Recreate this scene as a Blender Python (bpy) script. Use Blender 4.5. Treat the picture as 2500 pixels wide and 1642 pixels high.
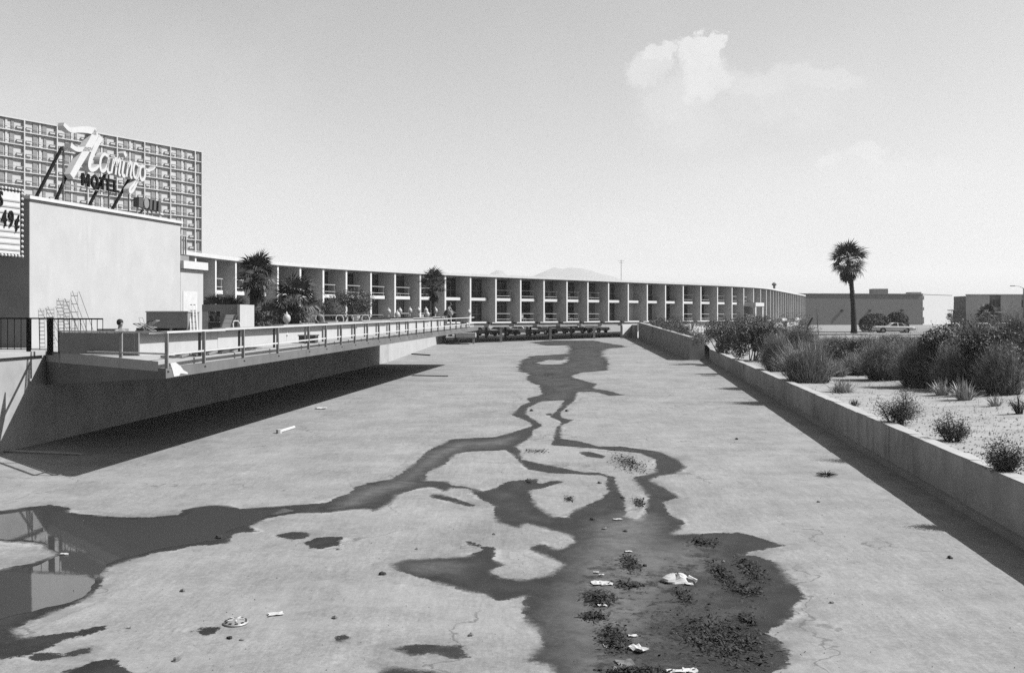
import bpy, math, random
import numpy as np
from mathutils import Vector, Matrix, noise as mnoise
R = math.radians
random.seed(7); rng = np.random.default_rng(11)
for o in list(bpy.data.objects): bpy.data.objects.remove(o)
scene = bpy.context.scene
COL = scene.collection

# ------------------------------------------------------------------ camera
F = 2430.0; HZ = 770.0; EYE = 5.0           # focal length and horizon row (in 2500 px frame), eye height in metres
cam_d = bpy.data.cameras.new('camera'); cam = bpy.data.objects.new('camera', cam_d); COL.objects.link(cam)
cam.location = (0, 0, EYE); cam.rotation_euler = (R(90), 0, 0)
cam_d.sensor_width = 36; cam_d.lens = 36*F/2500; cam_d.shift_y = -0.0204
cam_d.clip_start = 0.3; cam_d.clip_end = 30000
scene.camera = cam

# ------------------------------------------------------------------ world, sun, exposure
SUN_EL, SUN_AZ = R(47), R(91)                # from the right (+X)
scene.world = bpy.data.worlds.new('World'); scene.world.use_nodes = True
def build_world():
    nt = scene.world.node_tree; nt.nodes.clear(); N = nt.nodes.new; L = nt.links.new
    out = N('ShaderNodeOutputWorld'); bg = N('ShaderNodeBackground'); bg.inputs['Strength'].default_value = 0.073
    sky = N('ShaderNodeTexSky'); sky.sky_type = 'NISHITA'; sky.sun_disc = False
    sky.sun_elevation = SUN_EL; sky.sun_rotation = SUN_AZ; sky.altitude = 600; sky.dust_density = 3.0; sky.air_density = 1.4
    bw = N('ShaderNodeRGBToBW'); L(sky.outputs[0], bw.inputs[0])
    tc = N('ShaderNodeTexCoord'); sep = N('ShaderNodeSeparateXYZ'); L(tc.outputs['Generated'], sep.inputs[0])
    def M(op, a, b=None, c=None):
        n = N('ShaderNodeMath'); n.operation = op
        for i, v in enumerate((a, b, c)):
            if v is None: continue
            if isinstance(v, (int, float)): n.inputs[i].default_value = v
            else: L(v, n.inputs[i])
        return n.outputs[0]
    yy = M('MAXIMUM', sep.outputs[1], 0.05)
    u = M('DIVIDE', sep.outputs[0], yy); v = M('DIVIDE', sep.outputs[2], yy)
    com = N('ShaderNodeCombineXYZ'); L(u, com.inputs[0]); L(v, com.inputs[1])
    no = N('ShaderNodeTexNoise'); no.inputs['Scale'].default_value = 26; no.inputs['Detail'].default_value = 9; no.inputs['Roughness'].default_value = 0.62
    L(com.outputs[0], no.inputs['Vector'])
    sub = N('ShaderNodeVectorMath'); sub.operation = 'SUBTRACT'; L(no.outputs['Color'], sub.inputs[0]); sub.inputs[1].default_value = (.5, .5, .5)
    scl = N('ShaderNodeVectorMath'); scl.operation = 'SCALE'; L(sub.outputs[0], scl.inputs[0]); scl.inputs['Scale'].default_value = 0.075
    add = N('ShaderNodeVectorMath'); add.operation = 'ADD'; L(com.outputs[0], add.inputs[0]); L(scl.outputs[0], add.inputs[1])
    blobs = [(1725,112,50,40,1.0,.25),(1675,138,50,42,.95,.3),(1705,185,85,70,.85,.5),(1585,140,42,34,.85,.3),(1565,172,50,50,.6,.5),(1640,250,120,75,.5,1.0),(1690,300,120,80,.35,1.2),
             (1850,205,100,46,.55,.7),(1990,196,130,40,.5,.8),(1905,240,190,60,.35,1.0),(2105,378,64,34,.8,.4),(2015,398,42,26,.75,.4),(2230,425,200,50,.6,.8),(2150,450,300,80,.45,1.2),(1850,480,300,90,.3,1.4),(1700,560,420,60,.3,1.4)]
    acc = None
    for (px, py, rx, ry, s, soft) in blobs:
        c = ((px+14-1250)/F, (HZ-py)/F, 0)
        a = N('ShaderNodeVectorMath'); a.operation = 'SUBTRACT'; L(add.outputs[0], a.inputs[0]); a.inputs[1].default_value = c
        m = N('ShaderNodeVectorMath'); m.operation = 'MULTIPLY'; L(a.outputs[0], m.inputs[0]); m.inputs[1].default_value = (F/rx, F/ry, 0)
        ln = N('ShaderNodeVectorMath'); ln.operation = 'LENGTH'; L(m.outputs[0], ln.inputs[0])
        mr = N('ShaderNodeMapRange'); mr.interpolation_type = 'SMOOTHSTEP'; L(ln.outputs['Value'], mr.inputs[0])
        mr.inputs[1].default_value = 1.0+soft*.35; mr.inputs[2].default_value = 1.0-soft*.62; mr.inputs[3].default_value = 0; mr.inputs[4].default_value = s
        acc = mr.outputs[0] if acc is None else M('MAXIMUM', acc, mr.outputs[0])
    n2 = N('ShaderNodeTexNoise'); n2.inputs['Scale'].default_value = 3.2; n2.inputs['Detail'].default_value = 6; L(com.outputs[0], n2.inputs['Vector'])
    wis = N('ShaderNodeMapRange'); wis.interpolation_type = 'SMOOTHSTEP'; L(n2.outputs['Fac'], wis.inputs[0]); wis.inputs[1].default_value = .48; wis.inputs[2].default_value = .8; wis.inputs[4].default_value = .35
    front = N('ShaderNodeMapRange'); L(sep.outputs[1], front.inputs[0]); front.inputs[1].default_value = .05; front.inputs[2].default_value = .3
    acc = M('MULTIPLY', M('MAXIMUM', acc, wis.outputs[0]), front.outputs[0])
    n3 = N('ShaderNodeTexNoise'); n3.inputs['Scale'].default_value = 30; n3.inputs['Detail'].default_value = 5; L(com.outputs[0], n3.inputs['Vector'])
    acc = M('MULTIPLY', acc, M('ADD', M('MULTIPLY', n3.outputs['Fac'], .9), .55))
    # cloud brightness: mix towards a sunlit white
    mix = N('ShaderNodeMix'); mix.data_type = 'FLOAT'; L(acc, mix.inputs[0])
    L(bw.outputs[0], mix.inputs[2]); mix.inputs[3].default_value = CLOUD
    L(mix.outputs[0], bg.inputs['Color']); L(bg.outputs[0], out.inputs['Surface'])
    return bg
CLOUD = 5.15
BG = build_world()
sun_d = bpy.data.lights.new('sun', 'SUN'); sun_d.energy = 5.0; sun_d.angle = R(0.53); sun_d.color = (1, 1, 1)
sun = bpy.data.objects.new('sun', sun_d); COL.objects.link(sun)
sv = Vector((math.sin(SUN_AZ)*math.cos(SUN_EL), math.cos(SUN_AZ)*math.cos(SUN_EL), math.sin(SUN_EL)))
sun.rotation_euler = sv.to_track_quat('Z', 'Y').to_euler(); sun.location = sv*100
scene.view_settings.view_transform = 'Standard'; scene.view_settings.look = 'None'
scene.view_settings.exposure = 1.06; scene.view_settings.gamma = 1.0
scene.cycles.max_bounces = 6; scene.cycles.use_denoising = False

# ------------------------------------------------------------------ helpers
def P(px, py, Y):                            # a point seen at pixel px,py at distance Y
    return Vector(((px-1250)*Y/F, Y, EYE-(py-HZ)*Y/F))
SLOPE = 0.0131
def fz(Y): return SLOPE*Y                    # channel floor
def FP(px, py, dz=0.0):                      # a point of the channel floor
    Y = F*EYE/(py-HZ+SLOPE*F); return Vector(((px-1250)*Y/F, Y, fz(Y)+dz))
class MB:
    def __init__(s): s.v = []; s.f = []
    def add(s, vs, fs):
        b = len(s.v); s.v += [tuple(v) for v in vs]; s.f += [tuple(i+b for i in f) for f in fs]; return s
    def box(s, x0, x1, y0, y1, z0, z1, M=None):
        vs = [Vector(p) for p in ((x0,y0,z0),(x1,y0,z0),(x1,y1,z0),(x0,y1,z0),(x0,y0,z1),(x1,y0,z1),(x1,y1,z1),(x0,y1,z1))]
        if M is not None: vs = [M @ v for v in vs]
        return s.add(vs, [(0,3,2,1),(4,5,6,7),(0,1,5,4),(1,2,6,5),(2,3,7,6),(3,0,4,7)])
    def bar(s, a, b, w, h, up=(0,0,1)):      # rectangular bar from a to b
        a = Vector(a); b = Vector(b); d = (b-a); L = d.length; d.normalize(); up = Vector(up)
        if abs(d.dot(up)) > .98: up = Vector((1,0,0))
        x = d.cross(up).normalized(); z = x.cross(d).normalized()
        M = Matrix((x, d, z)).transposed().to_4x4(); M.translation = a
        return s.box(-w/2, w/2, 0, L, -h/2, h/2, M)
    def prism(s, pts, z0, z1):               # vertical prism; z0/z1 numbers or lists
        n = len(pts)
        Z0 = z0 if hasattr(z0, '__len__') else [z0]*n; Z1 = z1 if hasattr(z1, '__len__') else [z1]*n
        vs = [(p[0], p[1], Z0[i]) for i, p in enumerate(pts)]+[(p[0], p[1], Z1[i]) for i, p in enumerate(pts)]
        ar = sum(pts[i][0]*pts[(i+1)%n][1]-pts[(i+1)%n][0]*pts[i][1] for i in range(n))
        fs = [(i, (i+1)%n, n+(i+1)%n, n+i) for i in range(n)]+[tuple(range(n, 2*n)), tuple(range(n-1, -1, -1))]
        if ar < 0: fs = [f[::-1] for f in fs]
        return s.add(vs, fs)
    def tube(s, pts, r, n=6, cap=True):
        pts = [Vector(p) for p in pts]; m = len(pts); rr = r if hasattr(r, '__len__') else [r]*m
        vs = []
        for i, p in enumerate(pts):
            d = (pts[min(i+1, m-1)]-pts[max(i-1, 0)]).normalized()
            up = Vector((0,0,1)) if abs(d.z) < .95 else Vector((0,1,0))
            x = d.cross(up).normalized(); y = d.cross(x).normalized()
            for k in range(n):
                a = 2*math.pi*k/n; vs.append(p+x*math.cos(a)*rr[i]+y*math.sin(a)*rr[i])
        fs = [(i*n+k, i*n+(k+1)%n, (i+1)*n+(k+1)%n, (i+1)*n+k) for i in range(m-1) for k in range(n)]
        if cap: fs += [tuple(range(n-1, -1, -1)), tuple(range((m-1)*n, m*n))]
        return s.add(vs, fs)
    def lathe(s, prof, c=(0,0,0), n=14):     # profile of (r, z)
        vs = []; c = Vector(c)
        for r, z in prof:
            for k in range(n):
                a = 2*math.pi*k/n; vs.append(c+Vector((r*math.cos(a), r*math.sin(a), z)))
        m = len(prof)
        fs = [(i*n+k, i*n+(k+1)%n, (i+1)*n+(k+1)%n, (i+1)*n+k) for i in range(m-1) for k in range(n)]
        fs += [tuple(range(n-1, -1, -1)), tuple(range((m-1)*n, m*n))]
        return s.add(vs, fs)
    def mesh(s, name):
        me = bpy.data.meshes.new(name); me.from_pydata(s.v, [], s.f); me.update(); return me
    def build(s, name, m, parent=None, smooth=False):
        me = s.mesh(name); return link(name, me, m, parent, smooth)
def link(name, me, m=None, parent=None, smooth=False):
    if m is not None:
        me.materials.clear(); me.materials.append(m)
    if smooth:
        me.polygons.foreach_set('use_smooth', [True]*len(me.polygons))
    o = bpy.data.objects.new(name, me); COL.objects.link(o); o.parent = parent
    if parent is not None: o.matrix_parent_inverse = Matrix.Translation(-PLOC.get(parent.name, Vector()))
    return o
PLOC = {}
def empty(name, loc=(0,0,0)):                # an Empty at the base of a thing; parts are built in world coordinates
    o = bpy.data.objects.new(name, None); COL.objects.link(o); o.empty_display_size = .3
    o.location = loc; PLOC[o.name] = Vector(loc); return o
def tag(o, label, cat, group=None):
    o['label'] = label; o['category'] = cat
    if group: o['group'] = group
    return o
def struct(o): o['kind'] = 'structure'; return o
def stuff(o, label=None, cat=None):
    o['kind'] = 'stuff'
    if label: o['label'] = label
    if cat: o['category'] = cat
    return o
def inst(name, me, parent, M):               # a part sharing mesh data, M in world coordinates
    o = bpy.data.objects.new(name, me); COL.objects.link(o); o.parent = parent
    o.matrix_parent_inverse = Matrix.Translation(-PLOC.get(parent.name, Vector())); o.matrix_basis = M
    return o
def frame(origin, xd, yd=None):              # matrix with local x along xd (horizontal), z up
    x = Vector(xd).normalized(); z = Vector((0,0,1)); y = z.cross(x).normalized()
    M = Matrix((x, y, z)).transposed().to_4x4(); M.translation = Vector(origin); return M

# ------------------------------------------------------------------ materials (the photograph is black and white: all greys)
def mat(name, v, var=0.12, scale=3.0, rough=0.85, bump=0.0, bscale=40, spec=0.3, streak=0.0, metal=0.0, detail=5):
    v = v*ALB
    m = bpy.data.materials.new(name); m.use_nodes = True; nt = m.node_tree; b = nt.nodes['Principled BSDF']
    b.inputs['Roughness'].default_value = rough; b.inputs['Specular IOR Level'].default_value = spec; b.inputs['Metallic'].default_value = metal
    N = nt.nodes.new; L = nt.links.new
    tc = N('ShaderNodeTexCoord')
    no = N('ShaderNodeTexNoise'); no.inputs['Scale'].default_value = scale; no.inputs['Detail'].default_value = detail; no.inputs['Roughness'].default_value = .6
    L(tc.outputs['Object'], no.inputs['Vector'])
    mr = N('ShaderNodeMapRange'); L(no.outputs['Fac'], mr.inputs[0]); mr.inputs[1].default_value = .25; mr.inputs[2].default_value = .75
    mr.inputs[3].default_value = v*(1-var); mr.inputs[4].default_value = v*(1+var)
    col = mr.outputs[0]
    if streak:
        mp = N('ShaderNodeMapping'); mp.inputs['Scale'].default_value = (1.5, 1.5, .22); L(tc.outputs['Object'], mp.inputs[0])
        n2 = N('ShaderNodeTexNoise'); n2.inputs['Scale'].default_value = 2.0; n2.inputs['Detail'].default_value = 6; L(mp.outputs[0], n2.inputs['Vector'])
        m2 = N('ShaderNodeMapRange'); L(n2.outputs['Fac'], m2.inputs[0]); m2.inputs[1].default_value = .4; m2.inputs[2].default_value = .72
        m2.inputs[3].default_value = 1; m2.inputs[4].default_value = 1-streak
        nk = N('ShaderNodeTexNoise'); nk.inputs['Scale'].default_value = .45; nk.inputs['Detail'].default_value = 4; L(tc.outputs['Object'], nk.inputs['Vector'])
        mk = N('ShaderNodeMapRange'); L(nk.outputs['Fac'], mk.inputs[0]); mk.inputs[1].default_value = .45; mk.inputs[2].default_value = .62
        mx = N('ShaderNodeMix'); mx.data_type = 'FLOAT'; L(mk.outputs[0], mx.inputs[0]); mx.inputs[2].default_value = 1.0; L(m2.outputs[0], mx.inputs[3])
        mu = N('ShaderNodeMath'); mu.operation = 'MULTIPLY'; L(col, mu.inputs[0]); L(mx.outputs[0], mu.inputs[1]); col = mu.outputs[0]
    L(col, b.inputs['Base Color'])
    if bump:
        n3 = N('ShaderNodeTexNoise'); n3.inputs['Scale'].default_value = bscale; n3.inputs['Detail'].default_value = 4; L(tc.outputs['Object'], n3.inputs['Vector'])
        bp = N('ShaderNodeBump'); bp.inputs['Strength'].default_value = bump; bp.inputs['Distance'].default_value = .02; L(n3.outputs['Fac'], bp.inputs['Height']); L(bp.outputs[0], b.inputs['Normal'])
    return m
M = {}
HAZE = 1.2e-4; ALB = .44
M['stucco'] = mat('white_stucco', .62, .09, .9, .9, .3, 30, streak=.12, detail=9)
M['stucco_shade'] = mat('stucco_painted_shade', .3, .12, 1.0, .9, .2, 30, streak=.15)  # darker copy of the white stucco: the front face's shade put into its colour
M['conc'] = mat('concrete', .44, .25, .9, .9, .3, 25, streak=.12)
M['conc_dark'] = mat('channel_wall_concrete', .5, .25, .7, .9, .3, 25, streak=.12)
M['conc_light'] = mat('pale_concrete', .55, .1, .8, .9, .3, 25, streak=.1)
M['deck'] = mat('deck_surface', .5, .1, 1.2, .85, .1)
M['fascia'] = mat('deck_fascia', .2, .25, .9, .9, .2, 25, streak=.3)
M['white'] = mat('white_paint', .78, .05, 4, .6)
M['signwhite'] = mat('sign_enamel', .72, .06, 4, .6)
M['globe'] = mat('milky_globe', .6, .05, 4, .35)
M['flats'] = mat('pale_flats_wall', .62, .08, 2, .85)
M['offwhite'] = mat('off_white_paint', .75, .1, 3, .7)
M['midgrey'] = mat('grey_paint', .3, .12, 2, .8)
M['lightgrey'] = mat('light_grey_paint', .45, .1, 2, .8)
M['darkgrey'] = mat('dark_grey_paint', .1, .2, 3, .7)
M['black'] = mat('black_iron', .015, .3, 6, .8, spec=.1)
M['steel'] = mat('dull_steel', .25, .2, 8, .5)
M['railpost'] = mat('rail_post_paint', .33, .25, 5, .6)
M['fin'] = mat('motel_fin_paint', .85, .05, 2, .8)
M['motelwall'] = mat('motel_wall', .82, .12, 1.5, .85)
M['glass'] = mat('dark_window_glass', .025, .2, 4, .12, spec=.5)
M['sand'] = mat('desert_sand', .42, .25, 1.1, .95, .9, 9, detail=9)
M['asphalt'] = mat('pale_asphalt', .34, .15, .3, .95)
M['brick'] = mat('dull_block_wall', .3, .1, 4, .9)
M['trunk'] = mat('palm_trunk', .045, .4, 6, .95, .8, 18)
M['frond'] = mat('palm_frond', .05, .35, 2, .6)
M['frond_dead'] = mat('dead_palm_frond', .07, .4, 2, .9)
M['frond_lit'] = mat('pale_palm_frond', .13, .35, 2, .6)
M['leaf'] = mat('dark_leaf', .085, .4, 3, .6)
M['leaf_mid'] = mat('mid_leaf', .12, .4, 3, .65)
M['broom'] = mat('broom_stems', .22, .45, 2.5, .75)
M['broom_d'] = mat('dark_broom_stems', .14, .45, 2.5, .8); M['broom_l'] = mat('pale_broom_stems', .34, .4, 2.5, .8)
M['straw'] = mat('dry_grass', .5, .35, 3, .85)
M['stem'] = mat('dead_stems', .6, .4, 4, .9)
M['twig'] = mat('dark_twigs', .05, .4, 3, .9)
M['flower'] = mat('pale_flowers', .6, .1, 3, .7)
M['rubber'] = mat('tyre_rubber', .02, .2, 5, .8)
M['chrome'] = mat('chrome', .6, .05, 5, .2, metal=1)
M['carpaint'] = mat('pale_car_paint', .95, .04, 2, .25, spec=.5)
M['carpaint_d'] = mat('dark_car_paint', .06, .1, 2, .25, spec=.5)
M['carpaint_m'] = mat('grey_car_paint', .25, .06, 2, .25, spec=.5)
M['carroof'] = mat('white_car_roof', 1.3, .04, 2, .3, spec=.5)
M['skin'] = mat('skin', .33, .06, 6, .6)
M['hair'] = mat('dark_hair', .012, .3, 9, .7)
M['cloth'] = mat('dark_cloth', .07, .2, 6, .9)
M['cloth_l'] = mat('pale_cloth', .5, .1, 6, .9)
M['paper'] = mat('waste_paper', .68, .08, 6, .9)
M['debris'] = mat('wet_leaf_litter', .035, .5, 6, .8)
M['stone'] = mat('stone', .2, .4, 5, .95)
M['rock'] = mat('hill_rock', .3, .2, .004, 1)
def curtain(lo=.012, hi=.11):                                # dark glass with pleated curtains behind it
    m = bpy.data.materials.new('curtained_glass'); m.use_nodes = True; nt = m.node_tree; b = nt.nodes['Principled BSDF']
    N = nt.nodes.new; L = nt.links.new; tc = N('ShaderNodeTexCoord'); mp = N('ShaderNodeMapping'); mp.inputs['Scale'].default_value = (9, 9, .25); L(tc.outputs['Object'], mp.inputs[0])
    no = N('ShaderNodeTexNoise'); no.inputs['Scale'].default_value = 1.6; no.inputs['Detail'].default_value = 3; L(mp.outputs[0], no.inputs['Vector'])
    mr = N('ShaderNodeMapRange'); L(no.outputs['Fac'], mr.inputs[0]); mr.inputs[1].default_value = .35; mr.inputs[2].default_value = .7; mr.inputs[3].default_value = lo; mr.inputs[4].default_value = hi
    L(mr.outputs[0], b.inputs['Base Color']); b.inputs['Roughness'].default_value = .15; return m
M['curtain'] = curtain(); M['curtain_pale'] = curtain(.05, .24); M['curtain_dark'] = curtain(.006, .05)
# ------------------------------------------------------------------ channel floor with damp stains
S = 1.0
WET = [(-60,1250),(0,1246),(67,1236),(124,1231),(175,1239),(168,1251),(208,1254),(292,1261),(370,1261),(440,1254),(447,1242),(518,1231),(555,1234),(592,1241),(639,1237),(699,1233),
 (798,1226),(821,1213),(852,1204),(869,1187),(897,1178),(956,1169),(987,1148),(1018,1124),(1043,1100),(1103,1071),(1207,1066),(1250,1055),(1299,1039),(1293,1030),(1248,1012),(1272,990),(1293,981),(1285,972),(1323,963),(1315,941),(1285,928),(1290,912),(1264,906),(1269,882),(1293,869),(1340,866),(1387,863),(1390,850),(1385,843),(1326,843),(1293,835),(1350,831),(1449,831),(1535,846),(1490,850),(1476,853),(1473,866),(1490,882),(1481,904),(1420,909),(1393,920),(1457,937),(1449,948),(1481,953),(1527,964),(1490,966),(1449,956),(1412,957),(1406,973),(1369,1006),(1371,1019),(1401,1025),(1371,1038),(1370,1070),(1409,1075),(1463,1089),(1516,1089),(1570,1096),(1610,1102),(1651,1118),(1678,1140),(1651,1156),(1610,1161),(1588,1172),(1629,1193),(1661,1213),(1619,1225),(1636,1256),(1674,1273),(1661,1294),(1643,1303),(1716,1301),(1803,1298),(1855,1311),(1921,1331),(1869,1339),(1810,1352),(1855,1358),(1903,1374),(1934,1419),(1969,1457),(1938,1481),(1945,1499),(1907,1523),(1869,1546),(1917,1575),(1936,1599),(1924,1624),(1889,1642),(1840,1720),
 (1400,1720),(1348,1642),(1334,1624),(1310,1617),(1285,1610),(1313,1589),(1320,1561),(1310,1533),(1282,1520),(1275,1499),(1273,1474),(1282,1457),(1216,1466),(1181,1450),(1133,1440),(1077,1424),(1008,1405),(966,1391),(952,1377),(987,1365),(1060,1361),(1140,1358),(1181,1339),(1129,1324),(1147,1320),(1181,1331),(1211,1337),(1202,1363),(1232,1377),(1195,1393),(1226,1409),(1285,1414),(1341,1402),(1372,1377),(1341,1363),(1289,1339),(1317,1325),(1362,1339),(1407,1320),(1389,1305),(1341,1292),(1282,1277),(1265,1289),(1209,1273),(1206,1249),(1209,1237),(1164,1211),(1140,1192),(1102,1190),(1088,1200),(1053,1187),(1008,1195),(970,1207),(956,1228),(914,1249),(897,1242),(852,1244),(800,1251),
 (723,1252),(655,1264),(608,1288),(632,1296),(568,1301),(561,1325),(471,1333),(370,1352),(302,1372),(262,1385),(249,1422),(215,1463),(151,1486),(40,1533),(57,1553),(101,1550),(188,1540),(259,1523),(255,1537),(161,1563),(101,1590),(0,1610),(-60,1612)]
DRY = [[(1039,1173),(1043,1152),(1084,1135),(1115,1107),(1150,1101),(1207,1100),(1232,1098),(1246,1105),(1261,1121),(1288,1145),(1341,1154),(1410,1157),(1476,1161),(1482,1170),(1476,1178),(1486,1200),(1459,1221),(1396,1246),(1386,1263),(1355,1261),(1313,1235),(1299,1214),(1292,1197),(1320,1192),(1386,1174),(1355,1171),(1317,1180),(1313,1168),(1237,1174),(1213,1188),(1181,1199),(1147,1188),(1102,1183),(1091,1174),(1057,1173)],
 [(-60,1318),(0,1321),(94,1328),(138,1352),(84,1373),(0,1389),(-60,1392)],
 [(1288,995),(1285,1011),(1326,1038),(1304,1049),(1299,1065),(1261,1089),(1272,1100),(1275,1121),(1342,1135),(1422,1151),(1463,1153),(1503,1164),(1508,1190),(1525,1215),(1530,1259),(1560,1270),(1574,1252),(1581,1214),(1560,1187),(1543,1166),(1598,1152),(1600,1121),(1557,1105),(1498,1100),(1449,1094),(1382,1089),(1342,1086),(1350,1073),(1355,1046),(1371,1030),(1342,1016),(1358,1003),(1379,976),(1323,979)],
 [(1310,884),(1340,878),(1375,880),(1385,872),(1378,888),(1330,890)]]
SPOTS = [[(676,1305),(700,1297),(740,1297),(763,1303),(745,1314),(705,1317),(680,1311)],[(743,1323),(770,1312),(800,1308),(836,1310),(826,1330),(790,1338),(755,1338)],
 [(467,1540),(490,1530),(538,1528),(530,1545),(500,1550)],[(290,1532),(312,1528),(316,1535),(300,1540)],[(148,1642),(200,1625),(225,1612),(285,1604),(290,1620),(323,1642),(330,1700),(140,1700)],
 [(814,1558),(830,1547),(855,1551),(850,1565),(825,1568)],[(954,1581),(990,1574),(1040,1573),(1130,1575),(1147,1602),(1110,1608),(1050,1595),(1000,1602)],[(914,1642),(940,1626),(985,1630),(1040,1636),(1088,1642),(1060,1690),(920,1690)],
 [(1053,1203),(1090,1208),(1160,1232),(1150,1237),(1090,1222),(1050,1213)],[(165,1590),(200,1580),(232,1576),(220,1592),(180,1602)],[(1409,1102),(1440,1102),(1479,1112),(1470,1119),(1430,1114)],[(60,1600),(120,1590),(170,1596),(150,1605),(90,1612)],[(1330,1010),(1345,1008),(1350,1012),(1335,1014)]]
DAMP = [[(1420,1400),(1440,1360),(1500,1340),(1600,1350),(1660,1380),(1640,1440),(1600,1500),(1560,1560),(1500,1640),(1470,1700),(1380,1700),(1390,1620),(1360,1560),(1350,1500),(1380,1450)],
 [(1459,1280),(1452,1308),(1421,1350),(1400,1390),(1440,1420),(1520,1400),(1640,1390),(1720,1400),(1745,1360),(1690,1330),(1602,1340),(1598,1308),(1605,1280),(1580,1255),(1525,1250)],
 [(852,1215),(900,1188),(960,1180),(1020,1138),(1060,1104),(1110,1083),(1200,1076),(1250,1068),(1230,1083),(1150,1087),(1090,1108),(1040,1142),(1000,1182),(940,1202),(880,1228),(830,1238)],
 [(995,1378),(1040,1372),(1100,1378),(1090,1392),(1040,1396)]]
MUD = [[(1400,1390),(1500,1360),(1600,1400),(1700,1330),(1760,1310),(1830,1340),(1800,1370),(1870,1400),(1920,1460),(1900,1510),(1850,1540),(1890,1600),(1860,1660),(1700,1720),(1450,1720),(1420,1620),(1470,1560),(1500,1500),(1420,1470)]]
def to_floor(poly): return np.array([tuple(FP(x, y)[:2]) for x, y in poly])
def sd(pts, poly):                           # signed distance, positive inside
    n = len(poly); d = np.full(len(pts), 1e9); ins = np.zeros(len(pts), bool)
    X, Y = pts[:, 0], pts[:, 1]
    for i in range(n):
        a = poly[i]; b = poly[(i+1) % n]; e = b-a
        t = np.clip(((X-a[0])*e[0]+(Y-a[1])*e[1])/(e@e+1e-12), 0, 1)
        d = np.minimum(d, np.hypot(X-a[0]-t*e[0], Y-a[1]-t*e[1]))
        c = ((a[1] > Y) != (b[1] > Y)); xi = (b[0]-a[0])*(Y-a[1])/(b[1]-a[1]+1e-12)+a[0]
        ins ^= c & (X < xi)
    return np.where(ins, d, -d)
def build_floor():
    ys = [-14.0, -4.0, 4.0]+list(np.exp(np.linspace(math.log(9), math.log(170), 390)))+[185, 215, 260, 320]
    xs = np.concatenate([np.arange(-26, -16, .5), np.arange(-16, 15.01, .085), np.arange(15.5, 34, .5)])
    ys = np.array(ys); nx, ny = len(xs), len(ys)
    XX, YY = np.meshgrid(xs, ys); pts = np.stack([XX.ravel(), YY.ravel()], 1)
    wet = sd(pts, to_floor(WET))
    for d in DRY: wet = np.minimum(wet, -sd(pts, to_floor(d)))
    for s in SPOTS: wet = np.maximum(wet, sd(pts, to_floor(s)))
    damp = np.full(len(pts), -9.)
    for s in DAMP: damp = np.maximum(damp, sd(pts, to_floor(s)))
    mud = np.full(len(pts), -9.)
    for s in MUD: mud = np.maximum(mud, sd(pts, to_floor(s)))
    zz = fz(pts[:, 1])
    me = bpy.data.meshes.new('channel_floor')
    idx = np.arange(nx*ny).reshape(ny, nx)
    faces = np.stack([idx[:-1, :-1].ravel(), idx[:-1, 1:].ravel(), idx[1:, 1:].ravel(), idx[1:, :-1].ravel()], 1)
    me.vertices.add(len(pts)); me.vertices.foreach_set('co', np.stack([pts[:, 0], pts[:, 1], zz], 1).ravel())
    me.loops.add(faces.size); me.loops.foreach_set('vertex_index', faces.ravel())
    me.polygons.add(len(faces)); me.polygons.foreach_set('loop_start', np.arange(0, faces.size, 4)); me.polygons.foreach_set('loop_total', np.full(len(faces), 4))
    me.update(); me.validate()
    for nm, a in (('wet', wet), ('damp', damp), ('mud', mud)):
        at = me.attributes.new(nm, 'FLOAT', 'POINT'); at.data.foreach_set('value', np.clip(a, -3, 3).astype(np.float32))
    m = bpy.data.materials.new('channel_floor_concrete'); m.use_nodes = True; nt = m.node_tree; b = nt.nodes['Principled BSDF']
    N = nt.nodes.new; L = nt.links.new
    tc = N('ShaderNodeTexCoord'); ob = tc.outputs['Object']
    def noise(scale, det=5, rough=.6, mapping=None):
        n = N('ShaderNodeTexNoise'); n.inputs['Scale'].default_value = scale; n.inputs['Detail'].default_value = det; n.inputs['Roughness'].default_value = rough
        if mapping:
            mp = N('ShaderNodeMapping'); mp.inputs['Scale'].default_value = mapping; L(ob, mp.inputs[0]); L(mp.outputs[0], n.inputs['Vector'])
        else: L(ob, n.inputs['Vector'])
        return n.outputs['Fac']
    def Mt(op, a, b_=None, c=None):
        n = N('ShaderNodeMath'); n.operation = op
        for i, v in enumerate((a, b_, c)):
            if v is None: continue
            if isinstance(v, (int, float)): n.inputs[i].default_value = v
            else: L(v, n.inputs[i])
        return n.outputs[0]
    def mr(x, a, b_, lo=0., hi=1., smooth=True):
        n = N('ShaderNodeMapRange'); n.interpolation_type = 'SMOOTHSTEP' if smooth else 'LINEAR'; L(x, n.inputs[0])
        for i, v in enumerate((a, b_, lo, hi)): n.inputs[i+1].default_value = v
        return n.outputs[0]
    def attr(nm):
        n = N('ShaderNodeAttribute'); n.attribute_name = nm; return n.outputs['Fac']
    def mix(f, a, b_):
        n = N('ShaderNodeMix'); n.data_type = 'FLOAT'
        for sock, v in ((n.inputs[0], f), (n.inputs[2], a), (n.inputs[3], b_)):
            if isinstance(v, (int, float)): sock.default_value = v
            else: L(v, sock)
        return n.outputs[0]
    rag = Mt('ADD', Mt('MULTIPLY', Mt('SUBTRACT', noise(3.2, 6, .65), .5), .34), Mt('MULTIPLY', Mt('SUBTRACT', noise(11, 5, .8), .5), .26))
    sy_ = N('ShaderNodeSeparateXYZ'); L(ob, sy_.inputs[0])
    rag = Mt('ADD', rag, Mt('MULTIPLY', Mt('SUBTRACT', noise(.9, 6, .7, (.35, 1, 1)), .5), mr(sy_.outputs[1], 40, 105, 0, 3.4)))
    w = Mt('ADD', attr('wet'), rag)
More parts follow.
